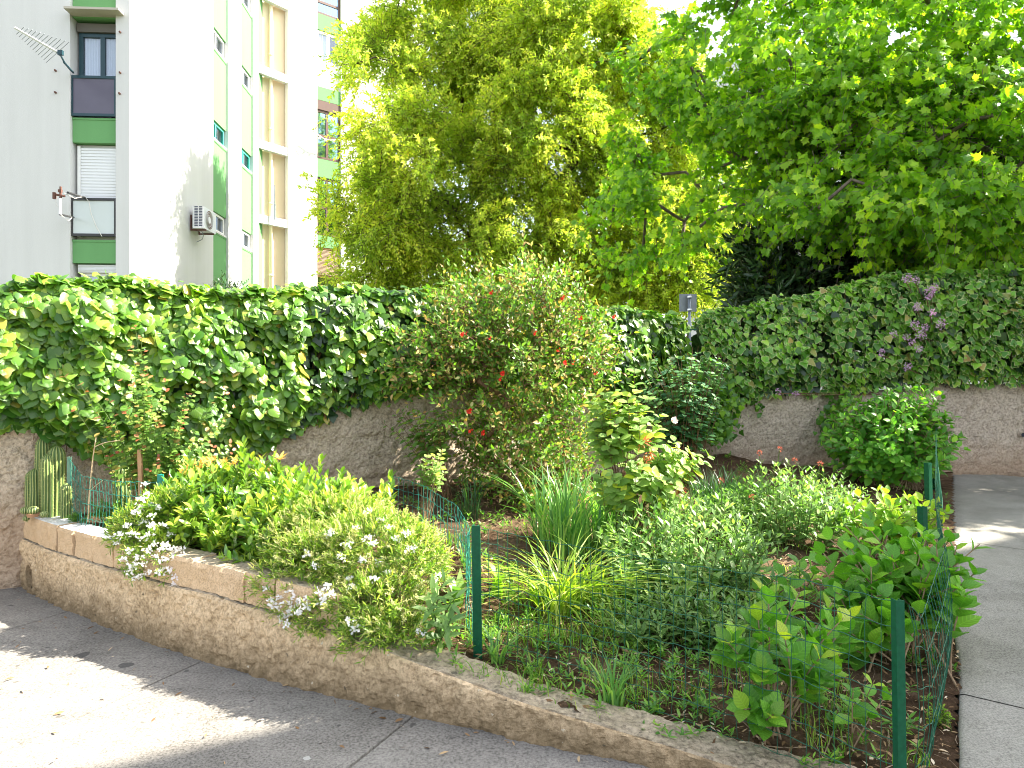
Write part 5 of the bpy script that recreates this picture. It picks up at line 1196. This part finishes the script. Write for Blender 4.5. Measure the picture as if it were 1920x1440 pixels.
# lilac sprays threaded through the variegated ivy
rng = np.random.default_rng(73)
li = thing('lilac_bush', 'lilac with mauve flower clusters poking out of the variegated ivy', 'lilac', (5.4, 8.3, 1.4)); lp = []
for x, y, r in [(1700, 522, 1.), (1718, 524, .8), (1745, 545, 1.3), (1752, 540, .9), (1722, 577, 1.), (1747, 587, .7), (1765, 607, 1.2), (1715, 610, .9), (1728, 628, 1.2), (1700, 632, .5), (1722, 653, .8), (1652, 662, .7), (1702, 688, .8), (1675, 625, .6), (1710, 640, .6), (1740, 555, .8), (1460, 735, .5), (1492, 738, .5), (1735, 615, .7)]:
    d_ = 7.72; c = P(x, y, d_); lp.append(c); r *= .8; n = int(90 * r); dv = nrm(rng.normal(size=(n, 3))); q = c + dv * rng.random((n, 1)) ** .5 * np.array([.055, .05, .065]) * r ** .5
    scatter('flower_cluster', L_petal, q, dv + rng.normal(0, .8, (n, 3)), dv + [0, -.5, .3], .017, M['lilac'], li)
tubes('stem', stems(np.repeat([[5.4, 8.5, 1.3]], len(lp), 0), np.array(lp) + [0, .03, -.02], rng), .005, M['twig'], li)

# cacti
def cactus(label, px, d, top_py, rad, rng, base_z=None, lean=0, ribs=13, group='columnar cacti'):
    b = onbed(px, d) if base_z is None else PZ(px, d, base_z); H = P(px, top_py, d)[2] - b[2]; root = thing('columnar_cactus', label, 'cactus', b, group)
    nv = max(14, int(H / .02)); nu = ribs * 6; t = np.linspace(0, 1, nv)[:, None]; a = np.linspace(0, 2 * pi, nu, endpoint=False)[None]
    prof = np.minimum(1, np.sqrt(np.clip(1 - ((t - .86) / .14).clip(0, 1) ** 2, 0, 1))) * (.86 + .14 * np.minimum(1, t * 5)) * (1 + .05 * np.sin(t * 9 + rng.random() * 6)) * (1 - .05 * np.exp(-((t - .6) / .02) ** 2))
    rib = np.abs(np.cos(a * ribs / 2 + .22 * np.sin(t * 7 + 2 * np.cos(a)))); r = rad * prof * (.82 + .2 * rib)
    X = b[0] + r * np.cos(a) + lean * t ** 2; Y = b[1] + r * np.sin(a); Zz = np.broadcast_to(b[2] - .02 + (H + .02) * t, X.shape)
    V = np.stack([X, Y, Zz], -1).reshape(-1, 3); i = np.arange(nv * nu).reshape(nv, nu); i2 = np.roll(i, -1, 1)
    q = np.stack([i[:-1], i2[:-1], i2[1:], i[1:]], -1).reshape(-1, 4); ed = (np.clip(rib, 0, 1) ** 3 * (.85 + .15 * rng.random(rib.shape))).ravel()
    loops = np.concatenate([q.ravel(), i[-1]]); sizes = np.r_[np.full(len(q), 4), nu]
    raw_mesh('column', V, loops, sizes, M['cactus'], root, True, edge=ed)
    # spines on the areoles
    k = rng.choice((nv - 2) * ribs, min(260, (nv - 2) * ribs), False); ii = k // ribs; aa = (k % ribs) * 2 * pi / ribs
    rr = rad * prof[ii, 0] * 1.02; sp = np.c_[b[0] + rr * np.cos(aa) + lean * t[ii, 0] ** 2, b[1] + rr * np.sin(aa), b[2] + H * t[ii, 0]]
    dv = nrm(np.c_[np.cos(aa), np.sin(aa), rng.normal(.1, .5, len(k))] + rng.normal(0, .3, (len(k), 3))); tubes('spine', np.stack([sp, sp + dv * .007, sp + dv * .014], 1), np.array([[.0012, .0008, .0003]]), M['candydry'], root, 3)
    return root
rng = np.random.default_rng(81)
cactus('tallest ribbed cactus column of the group against the wall', 80, 4.97, 818, .047, rng)
cactus('ribbed cactus column in front of the tallest one, with a brown crown', 89, 4.88, 850, .042, rng)
cactus('thick cactus column with a brown growing tip, left of the pale post', 106, 4.94, 835, .055, rng)
cactus('short cactus column at the left end of the group', 67, 4.94, 876, .041, rng)
cactus('slim short cactus half hidden at the wall end', 56, 4.95, 882, .03, rng)
cactus('small cactus column close beside the pale post', 124, 4.83, 905, .036, rng)
cactus('dark cactus seen through the wire mesh', 228, 5.1, 870, .055, rng)
def ball_cactus(label, px, py, d, r, pot=None):
    c = P(px, py, d); root = thing('round_cactus', label, 'cactus', c - [0, 0, r * .8], 'round cacti by the blocks'); ribs = 12; nv, nu = 14, ribs * 6
    t = np.linspace(-pi / 2, pi / 2, nv)[:, None]; a = np.linspace(0, 2 * pi, nu, endpoint=False)[None]; rib = np.abs(np.cos(a * ribs / 2)) + 0 * t; rr = r * np.cos(t) * (.86 + .16 * rib)
    V = np.stack([c[0] + rr * np.cos(a), c[1] + rr * np.sin(a), np.broadcast_to(c[2] + r * .85 * np.sin(t), rr.shape)], -1).reshape(-1, 3); i = np.arange(nv * nu).reshape(nv, nu); i2 = np.roll(i, -1, 1)
    q = np.stack([i[:-1], i2[:-1], i2[1:], i[1:]], -1).reshape(-1, 4); raw_mesh('body', V, q, np.full(len(q), 4), M['cactus'], root, True, edge=(rib ** 2).ravel())
    if pot:
        mb = MB(); mb.tube([c - [0, 0, r * 1.25], c - [0, 0, r * .62]], [r * .95, r * 1.15], 20); mb.build('pot', M['terracotta'], root)
ball_cactus('pale striped round cactus in a shallow clay dish', 62, 957, 4.80, .036, True)
ball_cactus('striped round cactus touching the wall', 47, 957, 4.86, .031)
ball_cactus('small round cactus at the edge of the blocks', 83, 964, 4.70, .026)
ball_cactus('lowest little round cactus on the kerb corner', 49, 972, 4.83, .022)

# feathery plant, dry stick, stake
rng = np.random.default_rng(82)
b = onbed(215, 4.72); root = thing('feathery_plant', 'feathery bright green plant at the foot of the turquoise mesh', 'fennel', b)
tp = dome_tips(b + [0, 0, .1], (.17, .1, .16), 34, rng, .4, 0); pos, fwd, nor, tt, C = sprigs(rng, np.repeat(b[None], 34, 0) + rng.normal(0, .04, (34, 3)) * [1, 1, 0], tp - b, np.linalg.norm(tp - b, axis=1), 34, .1, 62, .1, .25); scatter('foliage', L_kite, pos, fwd, nor, .032, M['fern'], root, wj=.5); tubes('stem', C, .0018, M['stemg'], root, 3)
b = onbed(143, 4.72); root = thing('feathery_plant', 'small feathery plant at the foot of the pale post', 'fennel', b)
tp = dome_tips(b + [0, 0, .04], (.1, .08, .08), 14, rng, .4, 0); pos, fwd, nor, tt, C = sprigs(rng, np.repeat(b[None], 14, 0), tp - b, .1, 24, .1, 62, .1, .25); scatter('foliage', L_kite, pos, fwd, nor, .03, M['fern'], root, wj=.5)
ds = thing('dry_stalk', 'bleached dead stalk leaning in front of the turquoise mesh', 'dry stalk', onbed(166, 4.7))
mb = MB(); mb.tube([P(165, 978, 4.66), P(167, 940, 4.66), P(170, 900, 4.65), P(174, 860, 4.64), P(180, 820, 4.63)], [.006, .0055, .005, .004, .003], 6); mb.tube([P(178, 838, 4.63), P(190, 832, 4.63), P(205, 828, 4.64), P(225, 826, 4.66)], .003, 5); mb.tube([P(169, 920, 4.65), P(180, 910, 4.64), P(192, 901, 4.62)], .0025, 5); mb.tube([P(190, 832, 4.63), P(196, 840, 4.63)], .002, 4); mb.build('stalk', M['drystick'], ds)
sk = thing('wooden_stake', 'plain wooden stake standing behind the turquoise mesh', 'stake', onbed(264, 4.7)); mb = MB(); p0 = P(265, 950, 4.7); p1 = P(262, 843, 4.72); mb.obox(p0 - [.013, .01, .0], [.026, 0, 0], [0, .022, 0], p1 - p0); mb.build('stick', M['stake'], sk)

# ---- wire fence with its posts
rng = np.random.default_rng(91)
def post(name_mat, base, top, w, parent, face=(0, -1), label=None):
    f = nrm([face[0], face[1], 0]); r = np.array([-f[1], f[0], 0]); mb = MB(); ax = np.asarray(top, float) - base
    mb.obox(base - r * w * .5, r * w, -f * .004, ax); mb.obox(base - r * w * .5 - f * .004, r * .004, -f * w * .8, ax); mb.obox(base + r * (w * .12) - f * .004, r * .004, -f * w * .5, ax)
    o = mb.build('post', name_mat, parent)
    if label: o['label'] = label
    return o
def mesh_panel(name, pts, z0, z1, dv, dh, mat, parent, rng, r=.0013, bulge=None, wav=.006):
    """welded wire along the plan polyline pts; z0, z1 per point"""
    pts = np.asarray(pts, float); s = np.r_[0, np.cumsum(np.linalg.norm(np.diff(pts, axis=0), axis=1))]; n = max(3, int(s[-1] / dv)); u = np.linspace(0, s[-1], n)
    X = np.interp(u, s, pts[:, 0]); Y = np.interp(u, s, pts[:, 1]); A = np.interp(u, s, z0); B = np.interp(u, s, z1); t = np.linspace(0, 1, 9)[None]
    bx = bulge if bulge is not None else np.array([0, 0, 0]); ph = rng.random((n, 1)) * .8
    off = (np.sin(t * pi + ph * .2) * (.6 + .4 * np.sin(u * 2.3)[:, None]))[..., None] * bx
    C = np.stack([X[:, None] + t * 0, Y[:, None] + t * 0, A[:, None] + (B - A)[:, None] * t], -1) + off + rng.normal(0, .0025, (n, 9, 3)); o = tubes(name, C, r, mat, parent, 4)
    nh = max(2, int(round(np.mean(B - A) / dh))); uu = np.linspace(0, s[-1], max(n * 4, 8)); H = []
    for k in range(nh + 1):
        f = k / nh; x = np.interp(uu, s, pts[:, 0]); y = np.interp(uu, s, pts[:, 1]); z = np.interp(uu, s, z0) * (1 - f) + np.interp(uu, s, z1) * f + wav * .5 * np.sin(uu / dv * 2 * pi / 2 + k) + .006 * np.sin(uu * 5 + k * 2)
        ob = (np.sin(f * pi) * (.6 + .4 * np.sin(uu * 2.3)))[:, None] * bx; H.append(np.c_[x, y, z] + ob)
    h = tubes(name, np.array(H), r * 1.25, mat, parent, 4); return o
fn = thing('wire_fence', 'green wire mesh fence on metal posts around the flower bed', 'fence', (0, 3.3, .2))
pA0, pA1 = PZ(896, 3.3, .12), P(892, 986, 3.28); pB0, pB1 = PZ(1694, 2.36, -.05), P(1688, 1126, 2.36)
post(M['postg'], pA0, pA1, .044, fn, (-.25, -1)); post(M['postg'], pB0, pB1, .031, fn, (.1, -1))
pC0, pC1 = PZ(1737, 4.4, .1), P(1735, 950, 4.4); pD0, pD1 = PZ(1755, 6.9, .28), P(1756, 788, 6.9); pE0, pE1 = PZ(1748, 5.6, .2), P(1744, 868, 5.6)
for a_, b_ in ((pC0, pC1), (pD0, pD1), (pE0, pE1)): post(M['postg'], a_, b_, .045, fn, (.5, -1))
mesh_panel('wire_mesh', [pA0[:2] + [0, .03], [.25, 3.12], [.75, 2.86], [1.1, 2.62], pB0[:2] + [0, .03]], [.2, .16, .09, .06, .0], [.80, .76, .75, .76, .74], .05, .075, M['wire'], fn, rng, .0013, np.array([.01, .03, 0]))
mesh_panel('wire_mesh', [pB0[:2] + [.04, .03], [1.50, 2.5], [2.16, 3.4], pC0[:2] + [.06, 0], pE0[:2] + [.03, 0], pD0[:2]], [.02, .03, .08, .16, .22, .3], [.74, .66, .69, .70, .86, 1.06], .06, .13, M['wire'], fn, rng, .0014, np.array([.04, -.02, 0]))
mesh_panel('wire_mesh', [[-.90, 5.2], [-.62, 4.9], [-.36, 4.4], [-.24, 3.9], [-.24, 3.55], pA0[:2]], [.42, .40, .36, .33, .26, .2], [.76, .74, .70, .66, .70, .81], .06, .1, M['wiret'], fn, rng, .0017, np.array([0, 0, 0]))
fl_ = thing('wire_fence', 'turquoise wire mesh between a faded post and a bright one, in front of the cacti', 'fence', onbed(200, 4.7))
qA0, qA1 = PZ(129, 4.86, .45), P(130, 857, 4.86); qB0, qB1 = PZ(300, 4.42, .45), P(300, 890, 4.42)
post(M['postl'], qA0, qA1, .032, fl_, (.1, -1), 'faded grey-green post'); post(M['postt'], qB0, qB1, .042, fl_, (-.2, -1), 'bright turquoise post')
mesh_panel('wire_mesh', [qA0[:2], [-2.9, 4.6], [-2.6, 4.45], qB0[:2]], [.5, .48, .47, .46], [.935, .86, .85, .84], .032, .095, M['wiret'], fl_, rng, .0017, np.array([0, .02, 0]))
mesh_panel('wire_mesh', [PZ(48, 5.12, 0)[:2], PZ(140, 5.2, 0)[:2], PZ(240, 5.25, 0)[:2]], [.6, .6, .6], [1.13, 1.15, 1.13], .07, .12, M['wiret'], fl_, rng, .0014)

# sign behind the hedge
sg = thing('road_sign', 'grey back of a square sign on a pole between the ivy walls', 'sign', PZ(1293, 7.95, .4)); mb = MB()
mb.tube([PZ(1293, 7.95, .4), P(1293, 552, 7.95)], .019, 12); mb.build('pole', M['steel'], sg, True)
mb = MB(); a_ = P(1273.5, 584, 7.99); b_ = P(1307, 551, 7.99); mb.obox(a_, [b_[0] - a_[0], .02, 0], [0, .004, 0], [0, 0, b_[2] - a_[2]]); pl = mb.build('sign_plate', M['signback'], sg)
mb = MB(); mb.tube([P(1293, 582, 7.93), P(1293, 579, 7.93)], .027, 10); mb.tube([P(1293, 558, 7.93), P(1293, 555, 7.93)], .027, 10); mb.build('clamp', M['alu'], sg)
mb = MB(); mb.tube([P(1276, 618, 7.9), P(1306, 618, 7.9)], .008, 6); wf = mb.build('fence_wire', M['postg'], None, origin=P(1290, 618, 7.9)); tag(wf, 'short dark green fence wire bridging the notch in front of the sign pole', 'fence wire')

# ---- ground cover, litter, grass: uncountable
rng = np.random.default_rng(95)
def bed_pts(n, lo, hi, keep=None):
    out = []
    x = rng.uniform(lo[0], hi[0], n * 4); y = rng.uniform(lo[1], hi[1], n * 4); c = np.c_[x, y, x * 0]; k = soil_keep(c)
    if keep is not None: k &= keep(x, y)
    x, y = x[k][:n], y[k][:n]; return np.c_[x, y, bedz(x, y) + .012]
Bp = np.concatenate([bed_pts(1500, (-.6, 3.0), (.9, 4.8), lambda x, y: vnoise(np.c_[x, y, x * 0], 3.2, 5) > -.05), bed_pts(700, (-.3, 2.6), (1.6, 3.6), lambda x, y: vnoise(np.c_[x, y, x * 0], 4, 6) > .25), bed_pts(500, (-.5, 4.5), (2.5, 7.5), lambda x, y: vnoise(np.c_[x, y, x * 0], 3, 6) > .1)])
n = len(Bp); tag(blades('grass', rng, Bp, rng.uniform(.04, .13, n), rng.random(n) * 6.28, rng.uniform(.1, .9, n), rng.uniform(.003, .006, n), M['grass'], None, 3), kind='stuff')
Sp = np.concatenate([bed_pts(560, (-.4, 2.55), (2.2, 4.4), lambda x, y: vnoise(np.c_[x, y, x * 0], 3.0, 15) > -.1), bed_pts(700, (-1.0, 4.2), (4.6, 8.0), lambda x, y: vnoise(np.c_[x, y, x * 0], 2.6, 16) > -.15)])
pos, fwd, nor, tt, C = sprigs(rng, Sp, np.repeat([[0, 0, 1.]], len(Sp), 0) + rng.normal(0, .15, (len(Sp), 3)), rng.uniform(.02, .07, len(Sp)), 8, 0, 68, .1, .3, pair=True)
tag(scatter('seedling_weeds', L_lance_s, pos, fwd, nor, rng.uniform(.018, .05, len(pos)), M['weed']), kind='stuff')
Lp = np.concatenate([bed_pts(5200, (-.6, 2.3), (2.6, 4.6)), bed_pts(2200, (-1, 4.4), (3.6, 8))]); kk = rng.integers(5, len(KC) - 60, 150); rr = rng.random(150) ** 2.2; Lp = np.concatenate([Lp, np.c_[KC[kk] - KN[kk] * (.03 + rr[:, None] * 1.3), np.full(150, .002)]]); n = len(Lp)
tag(scatter('fallen_leaves', L_lance_s, Lp + [0, 0, .004], np.c_[rng.normal(size=(n, 2)), rng.normal(0, .2, n)], Z + rng.normal(0, .4, (n, 3)), rng.uniform(.015, .05, n), M['litter'], wj=rng.uniform(.5, 1.4, n)), kind='stuff')
Tp = bed_pts(300, (-.5, 2.4), (2.8, 5)); n = len(Tp); d_ = np.c_[rng.normal(size=(n, 2)), rng.normal(0, .12, n)]; d_ = nrm(d_) * rng.uniform(.02, .10, (n, 1))
tag(tubes('twig_litter', np.stack([Tp - d_, Tp + [0, 0, .006] + rng.normal(0, .006, (n, 3)), Tp + d_], 1), rng.uniform(.001, .003, (n, 1)), M['twiglit']), kind='stuff')
b = onbed(1760, 2.95); tp = dome_tips(b + [0, 0, .04], (.055, .05, .05), 22, rng, .4, 0); stem_plant('spurge_plant', 'small bright lime plant on the soil at the edge of the path', 'spurge', b, tp, rng, 8, L_ovate_s, .02, M['hydry'], M['stemg'], .4, 65, .1, .002, .015)
for k, (x, d_, s_, lab) in enumerate([(1225, 2.97, .06, 'leafy seedling behind the kerb, nearest the pale grass tuft'), (1310, 2.93, .075, 'two-pronged seedling behind the kerb'), (1560, 2.66, .05, 'little seedling at the corner post end of the kerb'), (1170, 3.25, .05, 'tiny seedling amid the litter'), (1690, 2.9, .07, 'seedling under the large-leaved hydrangea')]):
    b = onbed(x, d_); stem_plant('weed_seedling', lab, 'weed', b, b + np.c_[rng.normal(0, .03, (3, 2)), rng.uniform(.05, .1, 3)], rng, 8, L_lance, s_, M['weed'], M['stemg'], .3, 65, .1, .002, .01, group='seedlings behind the kerb')

# ================================================================== LIGHT, CAMERA
w = bpy.data.worlds.new('World'); sc.world = w; w.use_nodes = True; nt = w.node_tree
bg = nt.nodes.get('Background') or nt.nodes.new('ShaderNodeBackground')
sky = nt.nodes.new('ShaderNodeTexSky'); sky.sky_type = 'NISHITA'; sky.sun_disc = False
sky.sun_elevation = SUN_EL; sky.sun_rotation = math.atan2(SUN_AZ[0], SUN_AZ[1]); sky.dust_density = 2.0; sky.air_density = 1.0
hsv = nt.nodes.new('ShaderNodeHueSaturation'); hsv.inputs['Saturation'].default_value = .42; nt.links.new(sky.outputs[0], hsv.inputs['Color']); nt.links.new(hsv.outputs[0], bg.inputs[0]); bg.inputs[1].default_value = .125
sl_ = bpy.data.lights.new('sun', 'SUN'); sl_.energy = 5.0; sl_.angle = radians(.53); sl_.color = (1, .925, .80)
so = bpy.data.objects.new('sun', sl_); COL.objects.link(so)
from mathutils import Vector
sd = Vector((SUN_AZ[0] * cos(SUN_EL), SUN_AZ[1] * cos(SUN_EL), sin(SUN_EL))); so.rotation_euler = sd.to_track_quat('Z', 'Y').to_euler(); so.location = sd * 40
cam = bpy.data.cameras.new('camera'); co = bpy.data.objects.new('camera', cam); COL.objects.link(co); sc.camera = co
co.location = (0, 0, EYE); co.rotation_euler = (pi / 2, 0, 0); cam.sensor_width = 36; cam.lens = F / 1920 * 36; cam.shift_y = -(720 - HY) / 1920; cam.clip_end = 2000; cam.clip_start = .05
sc.view_settings.view_transform = 'Standard'; sc.view_settings.look = 'None'; sc.view_settings.gamma = 1; sc.view_settings.exposure = 2.18
c_ = sc.cycles; c_.max_bounces = 10; c_.diffuse_bounces = 5; c_.glossy_bounces = 3; c_.transmission_bounces = 6; c_.transparent_max_bounces = 8
c_.caustics_reflective = False; c_.caustics_refractive = False; c_.use_denoising = True; c_.filter_width = 1.0; c_.sample_clamp_indirect = 8
